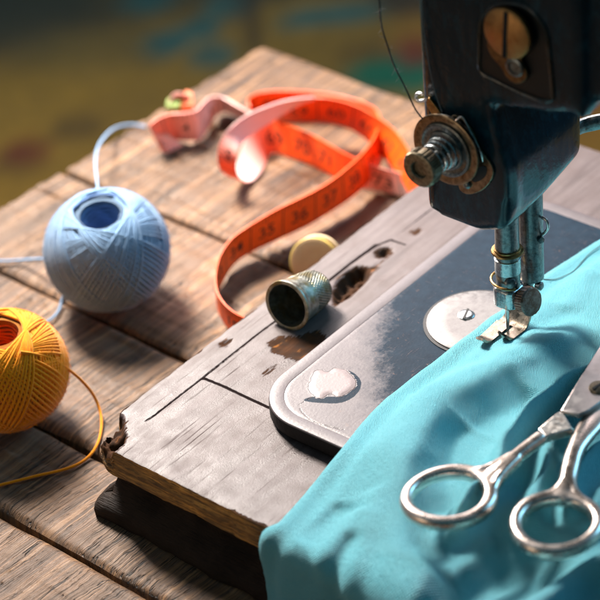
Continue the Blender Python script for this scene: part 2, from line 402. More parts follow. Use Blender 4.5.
# ------------------------------------------------------------------ the plank table
def build_table():
    root = empty('wooden_table', (OT.x, OT.y, FZ), YT-pi/2, label='weathered plank table top with wide dark gaps between its boards', cat='table')
    cuts = [0., -6.9, -14.0, -21.4, -28.1, -32.75, -40.5, -48.5, -56.]
    th = 2.4; gap = .17
    for k in range(len(cuts)-1):
        a, b = cuts[k]-(gap if k else 0), cuts[k+1]+gap*.4
        if k == 4: a -= .0
        v0 = -.15*random.random(); v1 = 62.
        fine = k < 6
        du = .13 if fine else .6
        us = np.arange(0, 1.0001, 1/round((a-b)/du)); ve = 34. if fine else 20.
        vs = np.concatenate([np.arange(0, ve, .16 if fine else .8), np.arange(ve, v1+1, 2.)])
        S, T = np.meshgrid(us, vs)                                     # S 0..1 across, T along
        U = a+(b-a)*S; V = v0+T
        e = np.minimum(S, 1-S)*(a-b)                                   # distance to long edge
        wa = nz(V*.35, V*0+k*7., 1.7, 1., 3)*.09; wb = nz(V*.35, V*0+k*7.+50, 1.7, 1., 3)*.09
        U = U + np.where(S < .5, wa*(1-2*S), wb*(2*S-1))
        ec = nz(U*1.5, U*0+k, 5.2, 1., 3)*.12
        V = V + ec*np.exp(-T/.5)
        Z = -.16*np.exp(-(e/.13)**1.5) - .05*np.exp(-(T/.2)**1.5)
        g = nz(U*2.2+k*13, V*.13, .3, 1., 4)
        Z = Z + .05*g + .035*nz(U*.2, V*.08+k*3, 8.8, 1., 2)
        Z = Z - .12*np.clip(.06-np.abs(nz(U*.9+k*5, V*.045, 4.4, 1., 3)), 0, .06)/.06*np.clip(nz(U*.3, V*.1+k, 7.7, 1., 1)*3, 0, 1)
        ny_, nx_ = U.shape
        top = np.stack([OT.x+tu.x*U+tv.x*V, OT.y+tu.y*U+tv.y*V, Z], -1).reshape(-1, 3)
        n = len(top)
        F = [[j*nx_+i, j*nx_+i+1, (j+1)*nx_+i+1, (j+1)*nx_+i] for j in range(ny_-1) for i in range(nx_-1)]
        bd = [i for i in range(nx_)]+[j*nx_+nx_-1 for j in range(1, ny_)]+[(ny_-1)*nx_+i for i in range(nx_-2, -1, -1)]+[j*nx_ for j in range(ny_-2, 0, -1)]
        low = top[bd].copy(); low[:, 2] = -th
        V3 = np.concatenate([top, low]); L = len(bd)
        F += [[bd[i], bd[(i+1) % L], n+(i+1) % L, n+i] for i in range(L)]
        F.append([n+i for i in range(L)])
        o = mesh('plank', V3, F, M_TABLE, root, True, 50)
        attr(o, 'plank_seed', np.full(len(V3), .13+.27*k))
    # supporting rails and legs under the boards
    def bx(u0, u1, v0, v1, z0, z1):
        q = [OT+tu*u+tv*v+Vector((0, 0, z0-OT.z)) for u, v in ((u0, v0), (u1, v0), (u1, v1), (u0, v1))]
        return MB().prism(q, (0, 0, z1-z0))
    for v in (4., 52.): bx(-54, -3, v, v+4, -8.4, -2.45).build('rail', M_DARKWOOD, root, bevel=.15)
    for u in (-53, -8):
        for v in (5., 50.): bx(u, u+4.5, v+.2, v+3.8, FZ+.9, -8.45).build('leg', M_DARKWOOD, root, bevel=.2)
build_table()

# ------------------------------------------------------------------ sewing machine
MACH = empty('sewing_machine', tuple(OB), YB, label='old black sewing machine on a worn wooden base, with needle lowered onto the teal cloth', cat='sewing machine')
BL, BW = 27.1, 42.                                # base size along u, v
def build_base():
    par = MACH
    # top board: fine grid with cavities, grooves and the broken corner
    us = np.arange(0, BL+.01, .085); vs = np.concatenate([np.arange(-1.05, 12., .085), np.arange(12., BW, 1.)])
    U, V = np.meshgrid(us, vs)
    def pol(pts): return [UV(x, y) for x, y in pts]
    chip = np.full(U.shape, 1.)
    dep = np.zeros(U.shape); line = np.full(U.shape, 1.)
    # cavities and the thimble's painted shadow patch (px outlines in the photograph -> base plane)
    cav = [([(332, 292), (338, 279), (348, 270), (358, 266), (369, 267), (372, 274), (366, 282), (356, 292), (344, 301), (334, 306)], .45),
           ([(374, 252), (383, 247), (392, 247), (392, 253), (384, 258), (376, 258)], .28),
           ([(370, 268), (375, 265), (382, 260), (378, 268), (372, 273)], .15),
           ([(219, 344), (228, 339), (232, 341), (226, 346), (220, 347)], .2),
           ([(305, 265), (312, 258), (318, 257), (318, 261), (311, 265)], .3),
           ([(268, 343), (280, 337), (300, 335), (318, 330), (326, 338), (316, 352), (300, 361), (286, 357), (274, 352)], .07),  # dark patch paints the thimble's shadow along with a brown chip
           ([(412, 232), (420, 229), (419, 233), (413, 235)], .1),
           ([(263, 372), (272, 366), (276, 364), (270, 371), (264, 376)], .03)]
    for q, dp in cav:
        d = sdf_poly(pol(q), U, V)
        chip = np.minimum(chip, d); dep += dp*(1-sstep(-.35, .06, d))*(1+.5*nz(U, V, 2., 3., 2))
    # groove lines
    for q, w, dp in (([(200, 380), (238, 350), (262, 331), (290, 311), (325, 283), (350, 264), (378, 245), (391, 240), (406, 245)], .055, .12),
                     ([(325, 284), (350, 264), (376, 245)], .085, .25),
                     ([(203, 378), (225, 387), (250, 399), (276, 411)], .075, .16),
                     ([(200, 380), (178, 397), (155, 415), (146, 421)], .05, .08),
                     ([(391, 240), (420, 218), (460, 188), (520, 140), (560, 108)], .018, .05)):
        d, t = dist_line(pol(q), U, V); line = np.minimum(line, d-w*.75)
        if w > .1: dep += dp*(1-sstep(w*.5, w*1.6+.05, d))
    # broken front left corner
    jag = nz(U, V, 7.7, 2.1, 4)
    brk = sdf_poly([(-1, -3), (-1, .35), (.5, .42), (.95, .05), (1.35, -.35), (1.75, -1.0), (1.9, -3)], U, V)+.15*jag
    dep += (1-sstep(-.16, .03, brk))*(.52+.45*nz(U, V, 1.2, 1.6, 3)); chip = np.minimum(chip, brk)
    # front edge chips
    fe = -.02+.035*nz(V*.9, V*0, 3.1, 1., 3)+.10*sstep(6.1, 6.3, V)*(1-sstep(8.5, 9.5, V))
    chip = np.minimum(chip, (U-fe*.9+.02)*4.)
    le = V+1.05-(.05+.10*nz(U*.8, U*0, 9.1, 1., 4)); chip = np.minimum(chip, (le+.05)*3)
    Z = H-dep+.004*nz(U*.3, V*1.4, 1., 1., 3)
    edge = np.minimum(np.minimum(U, BL-U), V+1.05)
    Z -= .02*np.exp(-(edge/.06)**2)
    # ragged outline
    lim = sstep(0, .9, U)
    Uo = U+np.exp(-U/.35)*(-.02-.16*(V/8)*(V < 9)-(V >= 9)*.18+.05*nz(V*1.6, V*0, 3.3, 1., 4))
    Uo = Uo+np.exp(-U/.4)*.35*np.exp(-((V+1.05)/.7)**2)
    Vo = V+np.exp(-(V+1.05)/.3)*(.03*nz(U*1.2, U*0, 8.8, 1., 3)+np.exp(-(U/1.3)**2)*(.35+.35*nz(U*2.2, U*0, 2.8, 1., 3)))
    ny_, nx_ = U.shape
    top = np.stack([OB.x+bu.x*Uo+bv.x*Vo, OB.y+bu.y*Uo+bv.y*Vo, Z], -1).reshape(-1, 3)
    F = [[j*nx_+i, j*nx_+i+1, (j+1)*nx_+i+1, (j+1)*nx_+i] for j in range(ny_-1) for i in range(nx_-1)]
    bd = [j*nx_ for j in range(ny_-1, 0, -1)]+[i for i in range(nx_)]+[j*nx_+nx_-1 for j in range(1, ny_)]
    base = empty('wooden_base', tuple(OB), YB); base.parent = par; base.matrix_world = par.matrix_world.copy()
    bpy.context.view_layer.update()
    o = mesh('top_board', top, F, M_LAC, base, True, None); attr(o, 'chip', chip); attr(o, 'line', line)
    # edge wall of the board, split raw wood
    zt = top[bd]; L = len(bd); rows = 16; TH = 1.25; W = []
    ctr = np.array(B(12, 12, 0))[:2]
    for r_ in range(rows):
        t = r_/(rows-1)
        q = zt.copy(); q[:, 2] = zt[:, 2]*(1-t)+(H-TH)*t
        if r_:
            nn = np.array([mn.noise(Vector((p[0]*.55, p[1]*.55, t*7.))) + .5*mn.noise(Vector((p[0]*1.7, p[1]*1.7, t*14.))) for p in zt])
            lu = (q[:, 0]-OB.x)*bu.x+(q[:, 1]-OB.y)*bu.y; lv = (q[:, 0]-OB.x)*bv.x+(q[:, 1]-OB.y)*bv.y
            fr = (lu < 1.2)[:, None]; off = (.03-.09*nn-.05*np.sin(t*pi))[:, None]
            dirv = np.where(fr, np.array([bu.x, bu.y]), np.where((lv < 0)[:, None], np.array([bv.x, bv.y]), np.array([-bu.x, -bu.y])))
            q[:, :2] += dirv*off*min(1, t*5)
        W.append(q)
    Vw = np.concatenate(W); Fw = [[r_*L+i, r_*L+i+1, (r_+1)*L+i+1, (r_+1)*L+i] for r_ in range(rows-1) for i in range(L-1)]
    Fw.append([(rows-1)*L+i for i in range(L)])
    # moulded plinth: recessed cove then flaring foot, swept round front and left side
    prof = [(.45, H-TH-.005), (.50, 1.75), (.48, 1.45), (.36, 1.15), (.14, .9), (-.12, .68), (-.30, .50), (-.36, .32), (-.33, .14), (-.22, .02)]
    V4 = []; n = len(prof); path = []
    for v in np.arange(24, -.01, -.3): path.append((0, v, (1, 0)))
    path.append((0., -.2, (1., .6)))
    for u in np.arange(.0, 26.5, .3): path.append((u, -.2, (0, 1)) if u > .2 else (u+.0, -.2, (.7, .8)))
    rings = []
    for (u, v, d) in path:
        for (r_, z) in prof:
            w = .16*mn.noise(Vector((u*.8, v*.8, z*1.6)))+.07*mn.noise(Vector((u*3., v*3., z*3)))
            vf = -.12*max(0, min(v, 8))/8*1.5
            rings.append(B(u+d[0]*(r_+w)+vf*d[0], v+d[1]*(r_+w), z))
    m_ = len(path); Fp = [[i*n+k, i*n+k+1, (i+1)*n+k+1, (i+1)*n+k] for i in range(m_-1) for k in range(n-1)]
    o = mesh('plinth', rings, Fp, m_rawwood('dark_plinth', (.003, .002, .002), (.016, .008, .004), .8, .15), base, True, 70)
    md = o.modifiers.new('thick', 'SOLIDIFY'); md.thickness = .25; md.offset = -1

    mesh('board_edge', Vw, Fw, M_RAW, base, True, 60)
build_base()

def build_bed():
    u0, u1, v0, v1, R = 4.12, 21.7, 3.28, 38., 2.3
    def outline(n=14, ins=0., ):
        pts = []
        for cu, cv, a0 in ((u0+R, v0+R, pi), (u1-R, v0+R, 1.5*pi), (u1-R, v1-R, 0), (u0+R, v1-R, .5*pi)):
            for k in range(n+1):
                a = a0+k/n*pi/2; pts.append((cu+(R-ins)*cos(a), cv+(R-ins)*sin(a)))
        return pts
    us = np.arange(u0, u1+.01, .08); vs = np.concatenate([np.arange(v0, 13., .08), np.arange(13., v1+.5, .9)]); vs[-1] = v1
    U, V = np.meshgrid(us, vs); ol = outline(24); d = sdf_poly(ol, U, V)
    # snap outside vertices to the outline
    A = np.array(ol); Bq = np.roll(A, -1, 0)
    idx = np.argwhere(d > -.02)
    Ou, Ov = U.copy(), V.copy()
    for j, i in idx:
        p = np.array([U[j, i], V[j, i]]); e = Bq-A; t = np.clip(((p-A)*e).sum(1)/((e*e).sum(1)+1e-12), 0, 1); q = A+e*t[:, None]
        k = ((q-p)**2).sum(1).argmin(); Ou[j, i], Ov[j, i] = q[k]
    keep = d < .11
    def pol(pts): return [UV(x, y, HB) for x, y in pts]
    glare_edge = sdf_poly(pol([(385, 342), (392, 318), (394, 298), (398, 285), (420, 266), (452, 243), (480, 222), (512, 205), (536, 192), (556, 201), (580, 210), (602, 217), (760, 300), (700, 700), (420, 520), (390, 400)]), U, V)  # edge of the pale zone, where glare is painted over navy enamel
    glare_edge = glare_edge*.6+.1
    SM = lambda q: [tuple(p) for p in catmull(q, 6, True)]
    flake = .05*nz(U, V, 6., 4., 2)+sdf_poly(pol(SM([(311, 379), (317, 370), (328, 372), (334, 368), (345, 370), (353, 377), (356, 385), (350, 392), (340, 397), (330, 394), (321, 399), (313, 395), (309, 388)])), U, V)
    cres = sdf_poly(pol(SM([(348, 371), (356, 375), (361, 383), (358, 392), (350, 399), (338, 403), (325, 403), (312, 402), (304, 400), (312, 397), (325, 397), (341, 396), (351, 390), (355, 382)])), U, V)  # crescent: navy enamel plus the flake's shadow, both as colour
    deep = np.where(flake < -.02, 1, cres)
    # d3 = sdf_poly(pol([(305, 414), (318, 402), (336, 408), (330, 417), (316, 418)]), U, V); deep = np.minimum(deep, np.maximum(d3, -d3-.09)+.0)
    crack, _ = dist_line(pol([(312, 397), (306, 401), (299, 405), (301, 411), (308, 418), (320, 424), (344, 430)]), U, V)
    rim = .02*nz(U, V, 4., 1.3, 2)
    Z = HB + .035*(1-sstep(-.2, .04, flake)) + .006*nz(U, V, 1., .5, 2)
    Z = Z-.06*sstep(-.66, -.40, d)
    ny_, nx_ = U.shape
    top = np.stack([OB.x+bu.x*Ou+bv.x*Ov, OB.y+bu.y*Ou+bv.y*Ov, Z], -1).reshape(-1, 3)
    keep = d < -.3
    kp = keep.ravel(); F = []
    for j in range(ny_-1):
        for i in range(nx_-1):
            q = [j*nx_+i, j*nx_+i+1, (j+1)*nx_+i+1, (j+1)*nx_+i]
            if sum(kp[x] for x in q) >= 3 and sum(d.ravel()[x] < 0 for x in q) >= 1: F.append(q)
    bed = empty('machine_bed', tuple(OB), YB); bed.parent = MACH; bed.matrix_world = MACH.matrix_world.copy(); bpy.context.view_layer.update()
    o = mesh('bed_top', top, F, M_BED, bed, True, None)
    attr(o, 'glare_edge', glare_edge.ravel()); attr(o, 'deep', deep.ravel()); attr(o, 'flake', flake.ravel()); attr(o, 'crack', crack.ravel())
    # side skirt: bevelled metal rim
    ol2 = outline(24); n = len(ol2)
    prof = [(.60, HB-.04), (.585, HB-.014), (.56, HB-.007), (.07, HB-.007), (.035, HB-.015), (.01, HB-.035), (0., HB-.07), (-.005, HB-.12), (-.01, H+.2), (.10, H+.12), (.12, H+.005)]
    C0 = ((u0+u1)/2, (v0+v1)/2); V5 = []
    for ins, z in prof:
        for (a, b) in outline(24, ins): V5.append(B(a, b, z))
    # R-ins trick only shrinks the corners, so shift the straight sides too
    for k, (ins, z) in enumerate(prof):
        for i, (a, b) in enumerate(outline(24, ins)):
            q = i//25
            cu, cv = ((u0+R, v0+R), (u1-R, v0+R), (u1-R, v1-R), (u0+R, v1-R))[q]
            V5[k*n+i] = B(a, b, z)
    F5 = [[k*n+i, k*n+(i+1) % n, (k+1)*n+(i+1) % n, (k+1)*n+i] for k in range(len(prof)-1) for i in range(n)]
    rim_o = mesh('bed_rim', V5, F5, [M_BED, m_plain('shaded_rim_side', (.012, .010, .010), .6, 2., .5, .03, .2)], bed, True, 50)
    for p_ in rim_o.data.polygons: p_.material_index = 1 if p_.center.z < HB-.08 else 0  # side faces get a near-black material, their shade put into the colour
    for a_ in ('glare_edge', 'deep', 'crack', 'flake'): attr(rim_o, a_, np.full(len(V5), 1.5))
    # needle plate with its screws
    c = UV(479, 322, HB+.05); pc = B(c[0], c[1], HB)
    mb = MB(); mb.lathe(pc, (0, 0, 1), [(2.03, .0), (2.03, .085), (1.99, .115), (1.2, .118), (0, .12)], 72)
    pl = mb.build('needle_plate', M_PLATE, bed, 50)
    MB().lathe(pc, (0, 0, 1), [(2.16, .0), (2.16, .035), (2.05, .036)], 72).build('plate_seat', m_plain('seat_dark', (.01, .01, .012), .6), bed)
    s = P(466, 315, HB+.12); sm = MB()
    sm.lathe(s, (0, 0, 1), [(.34, -.02), (.34, .02), (.30, .05), (.2, .065), (0, .07)], 40)
    sc_ = sm.build('screw', M_STEEL, pl, 50)
    a = Vector((cos(1.2), sin(1.2), 0)); b = Vector((-a.y, a.x, 0))
    q = [s+a*.33+b*.045, s-a*.33+b*.045, s-a*.33-b*.045, s+a*.33-b*.045]
    MB().prism([p+Vector((0, 0, .058)) for p in q], (0, 0, .022)).build('screw_slot', m_plain('slot_dark', (.008, .008, .008), .7), pl)
build_bed()

# head, arm and pillar --------------------------------------------------------
ZP = HB+.42                                        # underside of the presser foot, on the cloth
ZN = ZP+5.35                                       # underside of the head
q_ = P(430, 207, ZN)-OB; FU = q_.dot(bu); FV = q_.dot(bv)     # front face plane u = FU, its left edge v = FV
def FP(x, y, off=0.):
    """photo position -> point on the head's front face (off = distance in front of it)"""
    d = (x-300)/FPX*RT - (y-300)/FPX*UP + fw
    p0 = OB+bu*(FU-off); t = (p0-CAM).dot(bu)/d.dot(bu)
    return CAM+d*t
def FVZ(x, y): p = FP(x, y); return ((p-OB).dot(bv), p.z)
def build_head():
    head = empty('machine_head', tuple(B(FU, FV, ZN)), YB); head.parent = MACH
    head.matrix_parent_inverse = MACH.matrix_world.inverted(); bpy.context.view_layer.update()
    prof = [(FV, ZN), (FV, ZN+21), (FV+1.2, ZN+22.4), (FV+30, ZN+22.4), (FV+32, ZN+21), (FV+32.5, HB+.0), (FV+22, HB+.0), (FV+22, ZN+4.), (FV+21, ZN+8.2), (FV+18.5, ZN+10.3)]
    for x, y in ((640, 98), (600, 107), (570, 114), (548, 115), (525, 111), (503, 105), (487, 99)): prof.append(FVZ(x, y))
    vn = FV+3.35
    zj = prof[-1][1]
    prof += [(vn, zj-2.8), (vn-.02, ZN+.9), (vn-.12, ZN+.35)]
    vn2 = FVZ(478, 228); prof.append((vn2[0], vn2[1]))
    DEP = 4.7
    mb = MB()
    def slab(pr, a, b, rise=True):
        n = len(pr); v = []
        for du, ri in ((a, 0.), ((a+b)/2, .25), (b, .8)):
            for (q, z) in pr:
                zz = z+ri*(1-(z-ZN)/1.6) if (rise and z < ZN+1.6 and q < FV+8) else z
                v.append(B(FU+du, q, zz))
        f = [[k*n+i_, k*n+(i_+1) % n, (k+1)*n+(i_+1) % n, (k+1)*n+i_] for k in range(2) for i_ in range(n)]
        f += [list(range(n))[::-1], list(range(2*n, 3*n))]
        mb.add(v, f)
    sw = lambda q, z: (q-.22*(q < FV+1)+(.18 if q > FV+2.9 and q < FV+4 and z < ZN+5 else 0), z-.27*(z < ZN+1.))
    prof = [sw(*p) for p in prof]
    slab(prof, .55, DEP+.3)
    vr = FV+6.75                                         # the head block stands proud of the arm
    blk = [p for p in prof if p[0] < vr]
    zr = FVZ(553, 114)[1]
    head_pr = [prof[0], prof[1], (FV+1.2, ZN+22.1), (vr, ZN+22.1), (vr, zr)]+[p for p in prof[10:] if p[0] < vr]
    slab(head_pr, -.02, DEP+.1)
    bm = bmesh.new(); bv_ = [bm.verts.new(p) for p in mb.v]
    for f in mb.f: bm.faces.new([bv_[k] for k in f])
    bmesh.ops.triangulate(bm, faces=[f for f in bm.faces if len(f.verts) > 4])
    bmesh.ops.recalc_face_normals(bm, faces=bm.faces)
    me = bpy.data.meshes.new('casting'); inv = head.matrix_world.inverted()
    bm.transform(inv); bm.to_mesh(me); bm.free(); me.materials.append(M_BLK)
    o = bpy.data.objects.new('casting', me); COL.objects.link(o); o.parent = head
    rm = o.modifiers.new('cast', 'REMESH'); rm.mode = 'VOXEL'; rm.voxel_size = .15; rm.use_smooth_shade = True
    sm = o.modifiers.new('soften', 'SMOOTH'); sm.factor = .5; sm.iterations = 34
    # brass seam of the left cover plate
    MB().prism([B(FU+.45, FV-.07, ZN+.45), B(FU+4.2, FV-.07, ZN+1.1), B(FU+4.2, FV-.07, ZN+20.8), B(FU+.45, FV-.07, ZN+20.8)], bv*.10).build('face_plate', M_BRONZE, head, bevel=.03)
    # recessed oval opening with its frame, the big slotted screw and the link
    fr = [(481, 24), (480, 52), (481, 71), (497, 81), (520, 92), (541, 100), (551, 100), (553, 92), (550, 60), (546, 32), (532, 11), (515, 4), (497, 5), (486, 12)]
    loop = catmull([FP(x, y, .04) for x, y in fr], 6, True)
    MB().prism([p+bu*.01 for p in loop], bu*-.015).build('opening_plate', m_plain('opening_black', (.004, .005, .006), .35, spec=.4), head)
    MB().sweep(loop, .085, 8, True).build('opening_frame', m_black('worn_frame', .3, (.02, .016, .012)), head)
    c = FP(512, 30, .1)
    lk = catmull([FP(x, y, .1) for x, y in [(489, 42), (493, 54), (503, 66), (508, 75), (517, 82), (526, 80), (529, 72), (524, 62), (524, 55), (530, 48), (528, 40), (510, 36), (495, 38)]], 5, True)
    lo = MB().prism(lk, bu*-.14).build('link', M_BRONZE, head, bevel=.04)
    rc = FP(515, 67, .24)
    MB().lathe(rc, -bu, [(.36, 0), (.36, .06), (.30, .09), (.24, .09), (.22, .03), (0, .03)], 32).build('stud', M_STEELD, lo)
    s = MB().lathe(c-bu*.15, -bu, [(.93, 0), (.95, .05), (.95, .18), (.88, .24), (0, .27)], 56).build('slotted_screw', M_BRASS if False else m_metal('copper_brown_screw', (.36, .17, .06), (.48, .25, .09), .45, 4., .15), head)
    z = Vector((0, 0, 1)); sl = (z*.995+bv*.06).normalized(); w = sl.cross(bu); ce = c-bu*.405
    MB().prism([ce+sl*.9+w*.085, ce-sl*.9+w*.085, ce-sl*.9-w*.085, ce+sl*.9-w*.085], bu*-.025).build('screw_slot', m_plain('slot_black', (.004, .004, .004), .8), s)
    # presser lifter lever behind the head
    p = P(562, 128, ZN+1.0)
    MB().sweep(catmull([p-bv*1.5, p+bv*.2, P(585, 125, ZN+1.), P(604, 121, ZN+1.2), P(640, 118, ZN+1.4)], 5), [(.22, .32)]*21, 10, up=(0, 0, 1)).build('presser_lifter', M_STEELD, head)
    # hand wheel at the far end of the arm
    MB().lathe(B(FU+2.4, FV+32.6, ZN+15), bv, [(1.2, -.4), (1.2, .8), (5.2, .9), (6., 1.2), (6., 2.2), (5.4, 2.4), (1.4, 1.6), (0, 1.6)], 64).build('hand_wheel', M_BLK, head)
    return head
HEAD = build_head()

def build_tension():
    root = empty('tension_assembly', tuple(FP(449, 150)), YB); root.parent = MACH; root.matrix_parent_inverse = MACH.matrix_world.inverted(); bpy.context.view_layer.update()
    ax = -bu
    c = FP(456, 142, 0.)
    MB().lathe(c-ax*.05, ax, [(.34, 0), (.34, .75)], 24).build('stem', M_STEELD, root)
    # slotted bracket plate at the lower right
    br = catmull([FP(x, y, .02) for x, y in [(452, 116), (464, 118), (474, 130), (482, 148), (492, 162), (495, 172), (491, 182), (482, 190), (470, 193), (462, 189), (459, 181), (452, 170), (444, 150)]], 5, True)
    bk = MB().prism(br, ax*.12).build('bracket', M_BRONZE2, root, bevel=.03)
    sl = catmull([FP(x, y, .14) for x, y in [(478, 168), (485, 166), (487, 171), (484, 178), (475, 182), (472, 177)]], 5, True)
    MB().prism(sl, ax*.025).build('slot', m_plain('slot_shadow', (.006, .01, .012), .6), bk)
    MB().lathe(FP(468, 184, .13), ax, [(.16, 0), (.16, .1), (.1, .16), (0, .17)], 20).build('screw', M_STEELD, bk)
    # discs
    for k, (r, h, m) in enumerate(((1.30, .30, M_STEELD), (1.42, .50, M_BRONZE2))):
        b = c+ax*h
        MB().lathe(b, ax, [(r*.55, -.06), (r*.9, .02), (r, .06+.04*k), (r, .11+.04*k), (r*.94, .14+.04*k), (r*.72, .10), (r*.5, .06), (r*.3, .06), (0, .06)], 64).build('tension_disc', m, root)
    MB().lathe(c+ax*.66, ax, [(1.08, -.05), (1.08, .04), (1.0, .06), (.93, .02), (.8, .02), (.78, .08), (.70, .1), (.6, .05), (0, .05)], 56).build('numbered_dial', M_STEELD, root)
    # coil spring
    pts = []
    for i in range(150):
        t = i/149; a = t*2*pi*4.2; r = .62-.17*t; t1 = ax.orthogonal().normalized(); t2 = ax.cross(t1)
        pts.append(c+ax*(.74+.98*t)+(t1*cos(a)+t2*sin(a))*r)
    MB().sweep(pts, .055, 8).build('spring', M_STEEL, root)
    MB().lathe(c+ax*.6, ax, [(.2, 0), (.2, 1.5)], 24).build('screw_stem', M_STEELD, root)
    # knurled knob
    kn = MB(); b = c+ax*1.72
    kn.lathe(b, ax, [(.50, 0), (.68, .03), (.70, .08), (.70, .48), (.66, .54), (.60, .56), (.34, .55), (.31, .50), (.29, .40), (0, .40)], 96,
             wob=lambda an, h: 1+(.030*(1 if int(an/(2*pi)*96) % 2 else -1) if .04 < h < .5 and abs(h-.28) > .03 else 0))
    kn.build('knob', m_metal('worn_knob_brass', (.16, .13, .09), (.34, .28, .19), .38, 7., .3), root, 30)
    # check spring wire and top eyelet
    MB().sweep(catmull([FP(x, y, o) for x, y, o in [(456, 121, .5), (459, 118, .45), (463, 118, .4), (470, 131, .35), (478, 146, .3), (482, 156, .2), (483, 162, .1)]], 6), .035, 8).build('check_spring', M_NICK, root)
    MB().sweep(catmull([FP(x, y, .3) for x, y in [(427, 97), (425, 100), (419, 101), (416, 98), (417, 94), (421, 93.5), (423, 95)]], 6), .06, 8).build('thread_eyelet', m_metal('bright_nickel', (.8, .76, .74), (.9, .87, .85), .3, 5.), root)
    MB().prism([FP(x, y, .05) for x, y in [(427, 96), (431, 97), (442, 112), (445, 120), (436, 118), (428, 104)]], ax*.1).build('guide_arm', M_BRASS, root, bevel=.02)
build_tension()

def build_bars():
    z = Vector((0, 0, 1))
    F0 = P(508, 331, ZP)                                       # foot reference on the cloth
    nb = F0.copy()+bu*.1; nb.z = 0
    # ---- needle bar
    bar = MB().lathe(nb+z*(ZP+1.75), z, [(.40, 0), (.46, .06), (.46, ZN-ZP+1.2-1.75)], 40).build('needle_bar', M_STEELD, MACH)
    def zof(y, dz=0): # height on the bar's axis seen at photo row y
        lo, hi = ZP, ZP+8
        for _ in range(30):
            mid = (lo+hi)/2; p = nb+z*mid-CAM
            yy = 300-FPX*p.dot(UP)/p.dot(fw)
            if yy > y: lo = mid
            else: hi = mid
        return mid
    b = nb+z*zof(249); MB().lathe(b-z*.12, z, [(.5, 0), (.60, .02), (.62, .05), (.60, .1), (.52, .12), (.52, .2), (.47, .22)], 48).build('collar', M_BRASS, bar)
    b = nb+z*zof(262); MB().lathe(b-z*.4, z, [(.47, 0), (.50, .02), (.50, .62), (.47, .64)], 48).build('sleeve', M_STEEL, bar)
    ring = []
    b = nb+z*zof(281)
    for i in range(30):
        a = radians(120+i*8.6); ring.append(b+(bu*cos(a)+bv*sin(a))*.64+z*(.02+.10*sin(i*.11)))
    MB().sweep(ring, .055, 8).build('thread_guide', M_BRASS, bar)
    sc = P(514, 273, 0); b = nb+z*zof(276)+bv*.3-bu*.3
    MB().lathe(b, (bv*.6-bu*.6+z*.2), [(.18, 0), (.22, .02), (.22, .16), (.17, .21), (0, .23)], 24).build('screw', M_STEELD, bar)
    # clamp block
    b = nb+z*zof(303)
    q = [b+bu*s*.50+bv*t*.50 for s, t in ((-1, -.6), (-.6, -1), (.6, -1), (1, -.6), (1, .6), (.6, 1), (-.6, 1), (-1, .6))]
    cl = MB().prism(q, z*.85).build('needle_clamp', M_STEEL, bar, bevel=.1)
    cb = b+z*.42
    MB().lathe(cb+bv*.3, bv, [(.26, 0), (.26, .48), (.2, .5)], 28).build('clamp_stem', M_NICK, cl)
    kax = (bv*.93-bu*.12+z*.28).normalized()
    MB().lathe(cb+bv*.72-z*.02, kax, [(.2, -.1), (.5, -.02), (.55, .03), (.55, .36), (.50, .42), (.40, .43), (0, .40)], 72,
               wob=lambda an, h: 1+(.022*(1 if int(an/(2*pi)*72) % 2 else -1) if .02 < h < .38 else 0)).build('thumb_screw', m_metal('rusty_thumb_screw', (.15, .12, .11), (.30, .25, .22), .45, 9., .5), cl, 30)
    # needle
    nt = zof(302); nbt = nb-bu*.12
    MB().sweep([nbt+z*nt, nbt+z*(nt-.15), nbt+z*(ZP+.3), nbt+z*(ZP-.1)], [.085, .085, .07, .03], 12).build('needle', M_NICK, bar)
    # ---- presser bar
    pb = nb+bu*1.42+bv*.08
    pbm = MB().lathe(pb+z*(ZP+1.55), z, [(.30, 0), (.40, .05), (.47, .12), (.47, ZN-ZP+1.5-1.55)], 40).build('presser_bar', M_STEELD, MACH)
    MB().lathe(pb+z*(ZP+1.45)+bv*.3-bu*.1, (bv+z*.1), [(.17, 0), (.17, .2), (.1, .25), (0, .25)], 20).build('screw', M_STEELD, pbm)
    MB().lathe(pb+z*(ZP+3.6)+bv*.35, (bv-bu*.6), [(.13, 0), (.13, .25), (0, .28)], 16).build('pin', M_STEELD, pbm)
    hk = [pb+z*(ZP+3.75)+bv*.45, pb+z*(ZP+3.9)+bv*.62, pb+z*(ZP+4.2)+bv*.78, pb+z*(ZP+4.5)+bv*.70, pb+z*(ZP+4.55)+bv*.5]
    MB().sweep(catmull(hk, 6), .06, 8).build('thread_hook', M_NICK, pbm)
    # ---- presser foot: two upturned toes, sole and curved heel sheet
    ft = MB()
    def strip(cl, wd, th=.045):
        L = []
        for (p, w), nx in zip(cl, [c_[0] for c_ in cl[1:]]+[None]):
            L.append((p, w))
        v = []; f = []
        for i, (p, w) in enumerate(cl):
            d = (cl[min(i+1, len(cl)-1)][0]-cl[max(i-1, 0)][0]).normalized(); s_ = wd; nn = s_.cross(d).normalized()
            v += [p-s_*w[0]+nn*th, p+s_*w[1]+nn*th, p+s_*w[1]-nn*th, p-s_*w[0]-nn*th]
        for i in range(len(cl)-1):
            for k in range(4): f.append([i*4+k, i*4+(k+1) % 4, i*4+4+(k+1) % 4, i*4+4+k])
        f += [[0, 1, 2, 3], [len(v)-4, len(v)-3, len(v)-2, len(v)-1]]
        ft.add(v, f)
    o = F0.copy(); o.z = ZP+.05
    def toe(side, L, wid, tip):
        st = []
        for i in range(15):
            t = i/14; x = .25-L*t; zz = .0+.42*max(0, t-.62)**2/.144
            w = wid*(1-.15*t)*(1 if t < .8 else sqrt(max(.02, 1-((t-.8)/.2)**2)))
            lo, hi = (w, -.0) if side < 0 else (0., w)
            st.append((o+bu*x+bv*(side*.07)+z*zz, (w if side < 0 else 0., 0. if side < 0 else w)))
        strip(st, bv)
